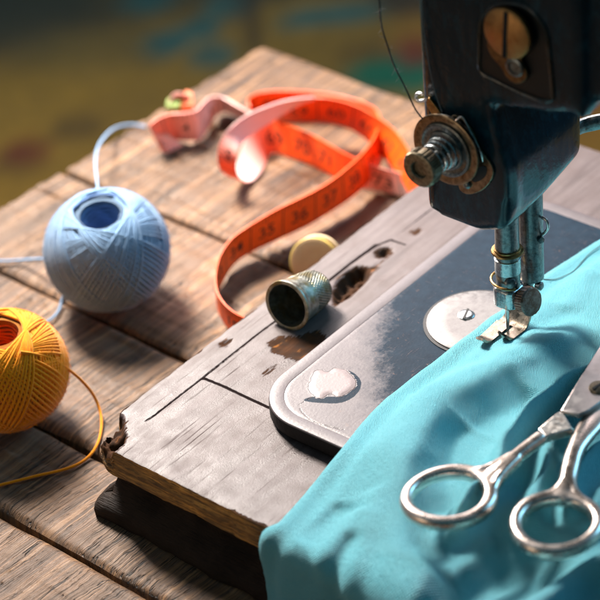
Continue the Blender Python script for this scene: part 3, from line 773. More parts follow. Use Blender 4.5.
    toe(-1, 1.75, .62, 0); toe(1, 1.0, .5, 0)
    hs = []
    for i in range(16):
        t = i/15; a = t*pi*.5
        hs.append((o+bu*(.25+.85*sin(a)*1.0)+z*(1.5*(1-cos(a))), (.62-.2*t, .58-.15*t)))
    strip(hs, bv, .05)
    ft.build('presser_foot', m_metal('rusty_foot_steel', (.20, .16, .12), (.36, .31, .25), .26, 4., .22), pbm, 40)
    MB().sweep([o+bu*1.05+z*1.1, pb+z*(ZP+1.7)], [(.32, .14), (.30, .2)], 12, up=bv).build('foot_shank', M_STEELD, pbm)
build_bars()

# ------------------------------------------------------------------ teal cloth
SCZ = HB+1.62       # scissor level
def build_cloth():
    def uvs(pts, z=HB+.3): return [UV(x, y, z) for x, y in pts]
    # outline of the cloth seen on the bed, continued over the front edge
    edge = uvs([(640, 214), (600, 234), (570, 253), (543, 270), (520, 288), (503, 303), (488, 313), (470, 327), (452, 341), (432, 357), (413, 371), (398, 383)])
    def supz(u): return H+.06+(BED-.03)*float(sstep(1.6, 4.45, np.array(u)))
    lower = []
    for x, y in [(380, 398), (360, 419), (341, 443), (322, 466), (305, 487), (290, 504), (277, 518)]:
        z = HB+.2
        for _ in range(6): z = supz(UV(x, y, z)[0])+.26
        lower.append(UV(x, y, z))
    e0 = [(a, b) for a, b in edge]+[(a, b) for a, b in lower]
    e0 = [tuple(p) for p in catmull(e0, 5)]
    uE, vE = e0[-1]
    # beyond the front edge of the base the coordinate u runs down the drape (arc length)
    dr = [(uE-.5, vE-.3), (uE-1.3, vE-.42), (uE-2.4, vE-.30), (uE-3.6, vE-.1), (uE-5.2, vE+.3)]
    poly = e0+dr+[(-5.2, 31.), (24., 31.), (24., e0[0][1]-1.)]
    du = .085
    us = np.arange(-5.0, 23., du); vs = np.arange(min(p[1] for p in poly)-.3, 24., du)
    U, V = np.meshgrid(us, vs)
    D = sdf_poly(poly, U, V)                 # <0 inside
    Ein = np.maximum(-D, 0)
    # support surface
    bedu = sstep(1.6, 4.45, U); sup = H+.06+(BED-.03)*bedu
    n1 = nz(U, V, 1.3, .33, 3); n2 = nz(U, V, 7.3, .85, 2)
    wu = U+.5*nz(U, V, 11., .3, 2); wv = V+.5*nz(U, V, 15., .3, 2)
    hgt = .34+.05*n1+.02*n2
    rise = sstep(9.2, 12.5, V)*(1-sstep(12.5, 19, U)*.8)
    hgt += .25*rise+.06*n1*sstep(8.5, 11, V)
    # folds read from the photograph: (px polyline, half width near / far side in cm, height cm)
    Z0 = HB+.7
    folds = [([(600, 322), (554, 341), (497, 368), (446, 402), (408, 442), (392, 487), (402, 535), (415, 590), (420, 640)], 1.5, .95, .62),
             ([(480, 425), (462, 450), (455, 480), (462, 505)], 1.1, 1.3, -.40),
             ([(530, 385), (500, 408), (478, 430)], .8, 1.0, -.30),
             ([(660, 372), (600, 386), (566, 394), (543, 409), (526, 430), (509, 456), (488, 486), (462, 520), (440, 540)], .50, .34, 1.0),
             ([(640, 400), (600, 404), (578, 412), (560, 425), (540, 452), (528, 480), (520, 505)], .40, .5, -.28),
             ([(572, 420), (556, 445), (543, 475), (534, 505), (530, 535)], .50, .40, .62),
             ([(620, 450), (596, 462), (583, 482), (574, 505), (570, 530)], .42, .45, .65),
             ([(640, 480), (612, 500), (596, 520), (585, 540)], .5, .5, .4),
             ([(556, 475), (552, 500), (548, 530)], .3, .3, -.22),
             ([(720, 535), (650, 556), (610, 572), (580, 582), (548, 594), (520, 610), (485, 640)], .6, .5, .85),
             ([(560, 545), (520, 558), (480, 575), (450, 600)], .7, .6, -.35),
             ([(500, 535), (470, 548), (445, 565)], .6, .5, .22),
             ([(345, 486), (325, 500), (300, 512)], .35, .6, -.20), ([(360, 500), (338, 518), (312, 530)], .4, .5, .16),
             ([(352, 520), (330, 545), (312, 570)], .4, .5, -.20), ([(372, 480), (362, 520), (345, 560)], .6, .5, .16),
             ([(560, 300), (545, 325), (530, 350), (512, 372)], .7, .9, -.13),
             ([(470, 345), (440, 368), (415, 392)], .5, .6, -.10), ([(600, 262), (575, 285), (556, 305)], .6, .6, .12)]
    def sd_line(pts, X, Y):
        d = np.full(X.shape, 1e9); T = np.zeros(X.shape); S = np.ones(X.shape); n = len(pts)-1
        for i in range(n):
            x0, y0 = pts[i]; x1, y1 = pts[i+1]; ex, ey = x1-x0, y1-y0
            t = np.clip(((X-x0)*ex+(Y-y0)*ey)/(ex*ex+ey*ey+1e-12), 0, 1); q = np.hypot(X-x0-ex*t, Y-y0-ey*t); m = q < d
            d = np.where(m, q, d); T = np.where(m, (i+t)/n, T); S = np.where(m, np.sign(ex*(Y-y0)-ey*(X-x0)), S)
        return d, T, S
    for q, w1, w2, h in folds:
        pu = [tuple(p) for p in catmull([UV(x, y, Z0) for x, y in q], 6)]
        d, t, sg = sd_line(pu, wu, wv)
        # blend the two flanks smoothly across the crest
        wd = (w1+w2)/2+(w1-w2)/2*np.tanh(sg*d/.25)
        f = 1/(1+(d/wd)**2.4)**1.6*np.clip(sstep(0, .16, t)*(1-sstep(.86, 1., t)), 0, 1)
        hgt += h*1.25*f
    # gentle tension wrinkles round the presser foot
    fu, fv = UV(508, 331, ZP); dd = np.hypot(U-fu, V-fv); an = np.arctan2(V-fv, U-fu)
    hgt += .07*np.sin(an*5+1.)*np.exp(-((dd-1.6)/1.0)**2)
    press = np.exp(-(dd/1.05)**2); hgt = hgt*(1-press)+.36*press
    hgt = np.maximum(hgt, .22)
    # keep clear of the bars (nothing above foot height right there)
    rim = .32                                               # rounded folded hem
    k = np.clip(Ein/rim, 0, 1); roll = np.sqrt(np.clip(1-(1-k)**2, 0, 1))
    hem = .10*np.exp(-((Ein-.35)/.25)**2)-.07*np.exp(-((Ein-.95)/.25)**2)
    top = sup+hgt*(.32+.68*sstep(0, 1.6, Ein))*roll+hem*roll+.0
    top = np.where(D > 0, sup, top)
    # drape over the front edge: bend u<bendu downwards
    ub = -.30-.17*np.clip(V/8., 0, 1.)         # front edge position of base
    Rb = .55
    X = U.copy(); Z = top.copy()
    s = ub+Rb-U                                # arc length past bend start
    h = top-(H+.05)
    m = s > 0; ang = np.clip(s/Rb, 0, pi/2*1.02)
    cx = ub+Rb; cz = H+.06-Rb
    rr = Rb+h*.9
    Xb = cx-rr*np.sin(ang); Zb = cz+rr*np.cos(ang)
    ext = np.clip(s-Rb*pi/2*1.02, 0, None)
    Xb -= ext*.10+.10*n1*np.clip(ext, 0, 1); Zb -= ext
    X = np.where(m, Xb, X); Z = np.where(m, Zb, Z)
    X -= np.where(m, .30*np.sin(V*1.5+1.2*n1)*np.clip(ext/2.5, 0, 1), 0)
    Z = np.maximum(Z, .12+.05*n2)
    inside = D < du*.7
    # snap rim vertices on to the outline
    A = np.array(poly); Bq = np.roll(A, -1, 0); Us, Vs = U.copy(), V.copy()
    dU = X-U
    for j, i in np.argwhere((D > -du*.45) & (D < du*1.2)):
        p = np.array([U[j, i], V[j, i]]); e = Bq-A; t = np.clip(((p-A)*e).sum(1)/((e*e).sum(1)+1e-12), 0, 1); q = A+e*t[:, None]
        kk = ((q-p)**2).sum(1).argmin(); X[j, i] += q[kk][0]-U[j, i] if not m[j, i] else 0; Vs[j, i] = q[kk][1]
        if not m[j, i]: Z[j, i] = sup[j, i]
    ny_, nx_ = U.shape
    pts = np.stack([OB.x+bu.x*X+bv.x*Vs, OB.y+bu.y*X+bv.y*Vs, Z], -1).reshape(-1, 3)
    ki = inside.ravel(); F = []
    for j in range(ny_-1):
        for i in range(nx_-1):
            q = (j*nx_+i, j*nx_+i+1, (j+1)*nx_+i+1, (j+1)*nx_+i)
            if ki[q[0]] and ki[q[1]] and ki[q[2]] and ki[q[3]]: F.append(q)
    used = np.zeros(len(pts), bool); used[np.array(F).ravel()] = True
    remap = np.cumsum(used)-1
    F = [[int(remap[i]) for i in q] for q in F]
    pu = pts[used]
    o = mesh('teal_cloth', pu, F, M_CLOTH, None, True, None, frame=Matrix.Translation(Vector(B(6, 10, H))))
    tag(o, 'soft teal fabric draped in folds over the machine bed under the scissors', 'cloth')
    uvl = o.data.uv_layers.new(name='UVMap'); U2 = U.ravel()[used]; V2 = V.ravel()[used]
    li = np.empty(len(o.data.loops), np.int32); o.data.loops.foreach_get('vertex_index', li)
    uvl.data.foreach_set('uv', np.stack([U2[li], V2[li]], 1).astype(np.float32).ravel())
    # short fleece fibres standing on the surface
    mb = MB(); rr = random.Random(4); nf = len(F)
    for _ in range(15000):
        q = F[rr.randrange(nf)]; p = Vector(pu[q[0]]).lerp(Vector(pu[q[2]]), rr.random())
        nn = (Vector(pu[q[1]])-Vector(pu[q[0]])).cross(Vector(pu[q[3]])-Vector(pu[q[0]])).normalized()
        if nn.z < 0 and abs(nn.z) > .2: nn = -nn
        d = (nn*rr.uniform(.3, 1)+Vector((rr.uniform(-1, 1), rr.uniform(-1, 1), rr.uniform(-.4, .6)))).normalized()
        l = rr.uniform(.05, .13); sd = d.orthogonal().normalized()*.0045; e = p+d*l+Vector((rr.uniform(-.03, .03), rr.uniform(-.03, .03), 0))
        n = len(mb.v); mb.v += [p-sd-nn*.02, p+sd-nn*.02, e]; mb.f.append([n, n+1, n+2])
    fz = mesh('fuzz', mb.v, mb.f, m_plain('fuzz_fibre', (.22, .62, .68), .8, 3., .1, 0., .2, .5), o, False, kind='stuff')
    sm = o.modifiers.new('relax', 'SMOOTH'); sm.factor = .5; sm.iterations = 5
    return U, V, top
CU, CV, CT = build_cloth()
def cloth_z(p):
    q = Vector(p)-OB; u, v = q.dot(bu), q.dot(bv)
    i = int(round((u-CU[0, 0])/.085)); j = int(round((v-CV[0, 0])/.085))
    j = max(0, min(CT.shape[0]-1, j)); i = max(0, min(CT.shape[1]-1, i)); return float(CT[j, i])

# ------------------------------------------------------------------ scissors
def build_scissors():
    c0 = P(590, 395, SCZ)
    root = empty('scissors', (c0.x, c0.y, SCZ), 0, label='worn steel tailor scissors with two oval finger loops lying open on the teal cloth', cat='scissors')
    def Q(x, y, dz=0.): return P(x, y, SCZ+dz)
    def ellipse(cx, cy, a, b, tilt, n=72, dz=0., egg=0.):
        pts = []
        for i in range(n):
            t = 2*pi*i/n; x = a*cos(t); y = b*sin(t)*(1+egg*cos(t)); c_, s_ = cos(tilt), sin(tilt)
            pts.append(Q(cx+x*c_-y*s_, cy+x*s_+y*c_, dz))
        return pts
    M = m_metal('scissor_nickel', (.60, .50, .44), (.74, .65, .60), .25, 1.2, .03, bump=.0015)
    MBl = m_metal('scissor_blade_steel', (.42, .38, .37), (.56, .51, .49), .36, 2.5, .10, bump=.003)
    # loop A with shank
    A = ellipse(448.5, 498, 42.5, 25.5, radians(-7), dz=-.12, egg=.06); n = len(A)
    ra = [(.23+.05*max(0, cos(2*pi*i/n+.3)), .27) for i in range(n)]
    la = MB().sweep(A, ra, 16, True, up=(0, 0, 1), power=2.6)
    la.sweep(catmull([Q(484, 484, -.1), Q(492, 477, -.06), Q(500, 470), Q(512, 460, .02), Q(526, 449, .05), Q(542, 437, .08)], 6), [(.42-.16*min(1, i/9), .25) for i in range(31)], 16, up=(0, 0, 1), power=2.4)
    for f_ in ([Q(458, 472.5, -.12), Q(472, 473, -.10), Q(485, 471, -.05), Q(498, 465), Q(512, 457, .02)], [Q(491, 503, -.12), Q(493, 492, -.10), Q(497, 482, -.05), Q(506, 471), Q(518, 459, .02)]):
        la.sweep(catmull(f_, 6), [(.20, .25)]*25, 12, up=(0, 0, 1))
    ha = la.build('handle', M, root, 50)
    # rivetted pale tang between handle and blade
    tp = [Q(538, 436, -.06), Q(556, 420.5, -.06), Q(562, 417, -.06), Q(573, 436, -.06), Q(552, 441.5, -.06), Q(546, 444, -.06)]
    MB().prism(tp, (0, 0, .34)).build('tang', m_metal('stained_tang', (.66, .60, .55), (.80, .75, .70), .3, 5., .35), root, bevel=.05)
    # blade A: wide plate past the pivot
    dB = (Q(600, 362)-Q(566, 418)).normalized()
    e1 = Q(560, 418, .02); sd = dB.cross(Vector((0, 0, 1)))
    def blade(mb, o, d, s, pts, th, z0):
        mb.prism([o+d*a+s*b+Vector((0, 0, z0)) for a, b in pts], (0, 0, th))
    mbA = MB()
    blade(mbA, e1, dB, sd, [(0, 0), (1.6, -.02), (4.6, 0.), (14.4, .75), (14.6, .95), (14.0, 1.1), (4.8, 1.55), (3.2, 1.62), (1.4, 1.34), (.35, .95), (.0, .7)], .20, .14)
    ba = mbA.build('blade', MBl, root, bevel=.06)
    # loop B with shank and blade B below
    Bp = ellipse(557, 525, 41.5, 27., radians(-3), dz=-.22, egg=-.05)
    lb = MB().sweep(Bp, [(.23+.04*max(0, -sin(2*pi*i/n)), .27) for i in range(n)], 16, True, up=(0, 0, 1), power=2.6)
    lb.sweep(catmull([Q(556, 500, -.2), Q(562, 493, -.16), Q(567, 484, -.12), Q(570, 470, -.08), Q(574, 455, -.04), Q(581, 440, -.02), Q(590, 426, -.0), Q(600, 410, 0.), Q(606, 400, 0.)], 6),
             [(.50-.17*min(1, i/12)+.28*max(0, (i-26)/22), .25-.10*max(0, (i-26)/22)) for i in range(49)], 16, up=(0, 0, 1), power=2.4)
    for f_ in ([Q(528, 504, -.22), Q(543, 499, -.2), Q(556, 493, -.16), Q(563, 484, -.12), Q(567, 472, -.08)], [Q(592, 510, -.22), Q(583, 502, -.2), Q(575, 494, -.16), Q(572, 484, -.12), Q(572, 472, -.08)]):
        lb.sweep(catmull(f_, 6), [(.20, .25)]*25, 12, up=(0, 0, 1))
    hb = lb.build('handle', M, root, 50)
    for h_ in (ha, hb):
        rm = h_.modifiers.new('fuse', 'REMESH'); rm.mode = 'VOXEL'; rm.voxel_size = .045; rm.use_smooth_shade = True
        sm = h_.modifiers.new('soften', 'SMOOTH'); sm.factor = .5; sm.iterations = 12
    dC = (Q(606, 330)-Q(598, 400)).normalized(); sC = dC.cross(Vector((0, 0, 1)))
    mbB = MB(); blade(mbB, Q(598, 418, -.1), dC, sC, [(0, -.3), (1.2, -.1), (3., .1), (13.2, .9), (13.2, 1.1), (3., 1.2), (1.2, .95), (0, .55)], .18, -.04)
    mbB.build('blade', MBl, root, bevel=.05)
    pv = Q(599, 388, .36)
    pvs = MB().lathe(pv-Vector((0, 0, .06)), (0, 0, 1), [(.36, 0), (.38, .06), (.34, .14), (.2, .18), (0, .19)], 40).build('pivot_screw', m_metal('dark_pivot', (.10, .085, .06), (.24, .2, .15), .4, 6., .3), root)
    a = Vector((.8, .6, 0)); b = Vector((-.6, .8, 0)); s = pv+Vector((0, 0, .125))
    MB().prism([s+a*.3+b*.05, s-a*.3+b*.05, s-a*.3-b*.05, s+a*.3-b*.05], (0, 0, .02)).build('screw_slot', m_plain('slot', (.01, .01, .01), .7), pvs)
build_scissors()

# ------------------------------------------------------------------ thimble
def build_thimble():
    ax = Vector((.60, .735, -.16)).normalized()
    c = P(286.5, 306, H+.98)
    R1 = 1.0
    low = c-Vector((0, 0, 1))*0
    root = empty('thimble', (c.x, c.y, H), 0, label='tarnished metal thimble lying on its side on the wooden base, open end towards the camera', cat='thimble')
    prof_o = [(R1*.96, .0), (R1+.045, .02), (R1+.06, .08), (R1+.04, .15), (R1-.01, .18), (R1-.05, .4), (R1-.10, .9), (R1-.17, 1.5), (R1-.24, 1.95), (R1-.33, 2.12), (R1-.55, 2.22), (0, 2.28)]
    mt = NT('tarnished_thimble'); co = mt.co(); 
    n1 = mt.noise(co, 4., 5., .6)
    c1 = mt.mix(mt.ramp(n1, [(.35, 0.), (.65, 1.)]), (.16, .16, .13), (.40, .40, .35))
    c1 = mt.mix(mt.ramp(mt.noise(co, 2.2, 4.), [(.5, 0.), (.62, .7)]), c1, (.22, .17, .06))
    mt.P(Base_Color=c1, Metallic=.85, Roughness=mt.mr(n1, .3, .7, .3, .52), Normal=mt.bump(mt.noise(co, 14., 4.), .012, .7))
    mb = MB(); seg = 64
    prof = prof_o[::-1]+[(R1*.90, .01), (R1*.86, .3), (R1*.80, 1.2), (R1*.68, 2.0), (0, 2.1)]
    mb.lathe(c, ax, prof, seg)
    # rows of dimples: small knurled beads, one mesh of surface pattern
    t = ax.orthogonal().normalized(); w = ax.cross(t); dm = MB()
    def rad(h): 
        for (ra, ha), (rb, hb) in zip(prof_o[4:], prof_o[5:]):
            if ha <= h <= hb: return ra+(rb-ra)*(h-ha)/(hb-ha)
        return R1-.33
    rows = [1.0+i*.115 for i in range(9)]
    for k, h in enumerate(rows):
        for i in range(46):
            an = 2*pi*(i+.5*(k % 2))/46; r = rad(h); q = c+ax*h+(t*cos(an)+w*sin(an))*(r+.004); nrm = (t*cos(an)+w*sin(an)); s = .042
            tt = nrm.cross(ax)
            dm.add([q+ax*s, q+tt*s, q-ax*s, q-tt*s, q+nrm*.035], [[0, 1, 4], [1, 2, 4], [2, 3, 4], [3, 0, 4]])
    mb.add(dm.v, dm.f).build('shell', mt.m, root, 60)
build_thimble()

# ------------------------------------------------------------------ spool behind the base
def build_spool():
    c = P(314, 262, 1.17)
    ax = Vector((-.30, -.88, .42)).normalized()
    root = empty('thread_spool', (c.x, c.y, 0), 0, label='cream spool with a yellow rim lying on its side behind the wooden base', cat='spool')
    mc = m_plain('cream_spool', (.58, .45, .28), .5, 3., .08)
    R = 1.06
    MB().lathe(c, ax, [(R*.96, -.16), (R, -.12), (R, .02), (R*.97, .06)], 64).build('rim', m_plain('yellow_rim', (.50, .36, .09), .5), root)
    MB().lathe(c+ax*.055, ax, [(R*.93, -.02), (R*.93, .02), (R*.88, .035), (R*.5, .02), (.3, .035), (0, .035)], 64).build('flange', mc, root)
    MB().lathe(c-ax*.17, -ax, [(R*.7, 0), (R*.7, .25), (R*.7, .5)], 48).build('wound_thread', m_yarn('cream_thread', (.62, .50, .33), (.7, .6, .42)), root)
    MB().lathe(c-ax*.62, -ax, [(R*.97, -.02), (R, .04), (R, .16), (R*.95, .2), (0, .2)], 64).build('rim', mc, root)
build_spool()

# ------------------------------------------------------------------ balls of yarn
def yarn_ball(name, c, R, flat, label, A, Bc, Cc, seed, tails, yr, holeA, axis, thick=.055, holecol=None):
    rnd = random.Random(seed)
    root = empty(name, (c.x, c.y, 0), 0, label=label, cat='ball of yarn', group='balls of crochet yarn on the table')
    axis = Vector(axis).normalized(); q = Vector((0, 0, 1)).rotation_difference(axis).to_matrix()
    cz = Vector((c.x, c.y, R*flat))
    m = m_yarn('yarn_'+name, A, Bc)
    def surf(d, off):                                   # squashed sphere with dimpled poles
        th = math.acos(max(-1, min(1, d.z)))
        dim = 1-.16*math.exp(-((min(th, pi-th))/.5)**2)
        return cz + q @ Vector((d.x*(R+off)*dim*1., d.y*(R+off)*dim, d.z*(R*flat+off)*dim))
    mb = MB()
    layers = 6; per = 16; K = 58
    a0 = holeA
    wrapno = 0
    n_groups = 19
    for g in range(n_groups):
        off0 = -.26+.26*g/n_groups
        base = g*(2*pi*.382)+rnd.uniform(-.1, .1)
        tilt = pi/2-(a0+rnd.uniform(0, .22)+(.35 if g % 4 == 3 else 0))       # inclination of the winding plane
        cnt = 13
        for w in range(cnt):
            ph = base+(w-cnt/2)*.084
            off = off0+rnd.uniform(-.012, .012)
            ti = tilt+rnd.uniform(-.012, .012)+.018*sin(w*.7)
            nrm = Vector((sin(ti)*cos(ph), sin(ti)*sin(ph), cos(ti)))
            e1 = nrm.cross(Vector((0, 0, 1))).normalized(); e2 = nrm.cross(e1)
            pts = []
            for i in range(K):
                a = 2*pi*i/K
                pts.append(surf((e1*cos(a)+e2*sin(a)).normalized(), off))
            mb.sweep(pts, thick*rnd.uniform(.85, 1.1), 6, True)
    for _ in range(5000):
        d = Vector((rnd.gauss(0, 1), rnd.gauss(0, 1), rnd.gauss(0, 1))).normalized()
        if d.z > .85: continue
        p = surf(d, .02); t_ = d.orthogonal().normalized(); t2 = d.cross(t_); a = rnd.uniform(0, 6.3)
        e = (q@(d*rnd.uniform(.2, 1.)+t_*cos(a)+t2*sin(a))).normalized()*rnd.uniform(.08, .20); w_ = e.orthogonal().normalized()*.006
        mb.add([p-w_, p+w_, p+e], [[0, 1, 2]])
    mb.build('wound_yarn', m, root, 80)
    # inner body: same yarn darkened as the shade between the windings, with the centre hole
    prof = []
    for i in range(30):
        th = pi*(1-i/29*(1-.125)); d = Vector((sin(th), 0, cos(th)))
        dim = 1-.16*math.exp(-((min(th, pi-th))/.5)**2)
        prof.append((max(0, (R-.20)*dim*sin(th)), (R*flat-.20)*dim*cos(th)))
    rh = R*.33
    prof += [(rh, (R*flat-.35)*.80), (rh*.95, R*flat*.4), (rh*.8, 0), (0, -.1)]
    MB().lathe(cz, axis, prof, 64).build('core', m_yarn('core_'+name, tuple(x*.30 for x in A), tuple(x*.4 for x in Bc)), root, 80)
    hm = MB()
    for k in range(13):                                   # rings of yarn lining the hole
        zc = R*flat*(.785-.06*k); rr = rh*(.84+.55*math.exp(-k*.55))-.008*k
        pts = [cz+q@Vector((cos(2*pi*i/30)*rr*(1+.04*sin(3*i+k)), sin(2*pi*i/30)*rr, zc+.035*sin(i*1.1+k))) for i in range(30)]
        hm.sweep(pts, .07, 6, True)
    hm.build('centre_hole', m_yarn('hole_'+name, holecol or A, holecol or Bc), root, 80)
    for t in tails:
        MB().sweep(catmull(t, 8), yr, 8).build('loose_end', m, root, 80)
bc = P(107.5, 309, 0); bc = P(107.5, 253, 2.42)
yarn_ball('blue_yarn_ball', bc, 2.66, .97, 'ball of light blue crochet yarn with a dark centre hole',
          (.17, .30, .49), (.27, .43, .63), None, 3,
          [[P(98, 192, 4.6), P(97, 180, 4.3), P(95.5, 165, 3.4), P(97, 150, 2.3), P(103, 139, 1.3), P(112, 130, .6), P(122, 126, .22), P(135, 125, .15), P(146, 127, .15)],
           [P(66, 292, .6), P(62, 300, .3), P(60, 308, .15), P(55, 316, .12), P(47, 322, .12), P(36, 327, .12), P(20, 334, .12)],
           [P(60, 262, 1.4), P(45, 259, .9), P(25, 260, .3), P(8, 261, .15), P(-25, 262, .15)]], .065, .45, (-.03, -.16, 1), holecol=(.16, .27, .52), thick=.062)
oc = P(5, 373, 2.3)
yarn_ball('orange_yarn_ball', oc, 2.56, .95, 'ball of bright orange crochet yarn at the left edge of the table',
          (.98, .28, .003), (.99, .38, .004), None, 11,
          [[P(20, 352, 4.3), P(34, 354, 4.0), P(50, 358, 3.5), P(62, 365, 2.9), P(72, 372, 2.2), P(84, 383, 1.4), P(94, 396, .7), P(100, 411, .25), P(101.5, 425, .12), P(99, 440, .12), P(92, 453, .12), P(80, 463, .12), P(62, 470, .12), P(40, 475, .12), P(20, 480, .12), P(0, 485, .12), P(-30, 492, .12)]], .062, .47, (.0, -.05, 1), holecol=(.75, .13, .01), thick=.062)

# ------------------------------------------------------------------ measuring tape
def build_tape():
    o0 = P(300, 180, 0)
    root = empty('measuring_tape', (o0.x, o0.y, 0), 0, label='orange cloth measuring tape with dark numbers coiled in loose loops on the table', cat='measuring tape')
    t_ = NT('orange_tape'); n_ = t_.noise(t_.co(), 7., 4.)
    c_ = t_.mix(n_, (.88, .085, .006), (.95, .13, .010)); c_ = t_.mix(t_.at('glare'), c_, (.80, .56, .53))  # pale mix paints the window's glare on to the orange strip
    mo = t_.P(Base_Color=c_, Roughness=.42, Specular_IOR_Level=.35, Transmission_Weight=0., Normal=t_.bump(t_.noise(t_.co(), 30., 3.), .01, .6))
    mp = m_plain('glare_pale_tape', (.72, .50, .47), .55, 6., .08, .02, .4)
    mi = m_plain('tape_ink', (.05, .012, .01), .6, 6., .2)
    mf = m_plain('half_glare_tape', (.74, .30, .21), .5, 5., .12, .02, .4)
    def text_mesh(s):
        cu = bpy.data.curves.new('t', 'FONT'); cu.body = s; cu.size = 1.; cu.align_x = 'CENTER'; cu.align_y = 'CENTER'; cu.offset = .004
        ob = bpy.data.objects.new('t', cu); COL.objects.link(ob); dg = bpy.context.evaluated_depsgraph_get(); bpy.context.view_layer.update()
        me = bpy.data.meshes.new_from_object(ob.evaluated_get(dg))
        V = [tuple(v.co[:2]) for v in me.vertices]; F = [tuple(p.vertices) for p in me.polygons]
        bpy.data.objects.remove(ob); return V, F
    VV = []; FF = []; FD = []; MI = []
    def put(v, f, glare, mi_):
        n = len(VV); VV.extend(v); FF.extend([[i+n for i in q] for q in f]); FD.extend(glare); MI.extend([mi_]*len(f))
    def ribbon(st, n0=1, dr=1, glare=0., ink=True, sub=10, spacing=1.9, start=.5, size=.9, maxs=99, thick=.028):
        E1 = [P(*q[:3]) for q in st]; E2 = [P(*q[3:6]) for q in st]
        a = catmull(E1, sub); b = catmull(E2, sub); n = len(a); v = []; th = thick
        fl = glare if isinstance(glare, list) else [glare]*len(st)
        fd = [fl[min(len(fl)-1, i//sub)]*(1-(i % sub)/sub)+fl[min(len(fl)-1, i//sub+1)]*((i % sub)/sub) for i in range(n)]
        nr = []
        for i in range(n):
            d = ((a[min(i+1, n-1)]+b[min(i+1, n-1)])-(a[max(i-1, 0)]+b[max(i-1, 0)])); w = b[i]-a[i]
            x = d.cross(w); nr.append(x.normalized() if x.length > 1e-6 else (nr[-1] if nr else Vector((0, 0, 1))))
        K = 5; fa = []
        for sgn in (1, -1):
            for i in range(n):
                for k in range(K): v.append(a[i].lerp(b[i], k/(K-1))+nr[i]*th*sgn); fa.append(fd[i])
        f = []
        for sgn in (0, 1):
            for i in range(n-1):
                for k in range(K-1):
                    q = sgn*n*K+i*K+k; f.append([q, q+1, q+K+1, q+K])
        for i in range(n-1):
            for k in (0, K-1): q = i*K+k; f.append([q, q+K, n*K+q+K, n*K+q])
        for i in (0, n-1):
            for k in range(K-1): q = i*K+k; f.append([q, q+1, n*K+q+1, n*K+q])
        put(v, f, fa, 0)
        if not ink: return
        L = [0.]
        for i in range(1, n): L.append(L[-1]+((a[i]+b[i])/2-(a[i-1]+b[i-1])/2).length)
        def on(s, t):
            s = max(0, min(L[-1]-1e-4, s)); i = max(0, min(n-2, next((k for k in range(n-1) if L[k+1] >= s), n-2))); w = (s-L[i])/max(1e-6, L[i+1]-L[i])
            p = (a[i].lerp(a[i+1], w)).lerp(b[i].lerp(b[i+1], w), t); q = (nr[i].lerp(nr[i+1], w)).normalized()
            return p+q*(th+.008)*(1 if q.dot(CAM-p) > 0 else -1)
        def quad(s0, s1, t0, t1, seg=3):
            for k in range(seg):
                x0 = t0+(t1-t0)*k/seg; x1 = t0+(t1-t0)*(k+1)/seg
                put([on(s0, x0), on(s1, x0), on(s1, x1), on(s0, x1)], [[0, 1, 2, 3]], [0.]*4, 1)
        s = start; num = n0; wid = (a[n//2]-b[n//2]).length
        while s < min(maxs, L[-1]-.3):
            V, F = text_mesh(str(num)); sz = size*.80*min(1., wid/1.3)
            pts = [on(s+x*sz*dr*1.1, .55-y*sz/wid) for x, y in V]
            put(pts, F, [0.]*len(pts), 1)
            quad(s+spacing/2-.02, s+spacing/2+.02, .05, .95)
            for k in range(0, 10):
                ss = s-spacing/2+spacing*k/10; ln = .30 if k == 5 else .17
                if ss > .05: quad(ss-.014, ss+.014, 0.02, ln, 1); quad(ss-.014, ss+.014, 1-ln*.7, .98, 1)
            s += spacing; num += dr
    # A: near loop - comes from behind the wooden base, curls, climbs right and closes in the far arc
    T = 1.45
    ribbon([(246, 318, 1.25, 248, 344, .05), (234, 312, 1.3, 236, 336, .04), (224, 303, 1.35, 226, 325, .03), (217, 291, 1.4, 219, 312, .02), (215.5, 274, 1.5, 217, 298, .03),
             (220, 255, 1.6, 222, 283, .1), (232, 238, 1.75, 233, 265, .2), (250, 225, 1.9, 249, 253, .3), (277, 209, 2.0, 276, 240, .35), (306, 195, 2.05, 306, 226, .4), (330, 181, 2.1, 331, 211, .45), (350, 165, 2.1, 353, 196, .5), (366, 149, 2., 371, 178, .5), (376, 133, 1.9, 384, 157, .45), (377, 119, 1.8, 387, 138, .4)],
           n0=31, start=.9, spacing=1.75, size=1.05)
    ribbon([(386, 138, 1.6, 388, 158, .4), (377, 112, 1.6, 380, 134, .3), (364, 103, 1.55, 362, 122, .2), (345, 97, 1.5, 343, 115, .1), (322, 93, 1.5, 320, 113, .05), (296, 91, 1.5, 295, 112, .03), (272, 91, 1.5, 272, 112, .03), (256, 94, 1.45, 256, 112, .03), (248, 100, 1.35, 249, 112, .05), (250, 107, 1.2, 253, 114, .08)],
           n0=48, dr=-1, start=.9)
    # B: second loop - from behind the tension knob, up and left to the twist
    ribbon([(425, 190, 2.3, 412, 200, .7), (417, 172, 2.3, 404, 184, .7), (408, 150, 2.35, 394, 170, .7), (394, 130, 2.4, 381, 154, .8), (374, 115, 2.5, 366, 139, .9), (352, 104, 2.6, 349, 128, 1.), (328, 98, 2.7, 328, 122, 1.1), (305, 98, 2.6, 306, 121, 1.1), (285, 103, 2.4, 287, 121, .9), (270, 110, 2.1, 275, 121, .7)],
           n0=64, dr=-1, start=.8, spacing=1.8, size=1.05)
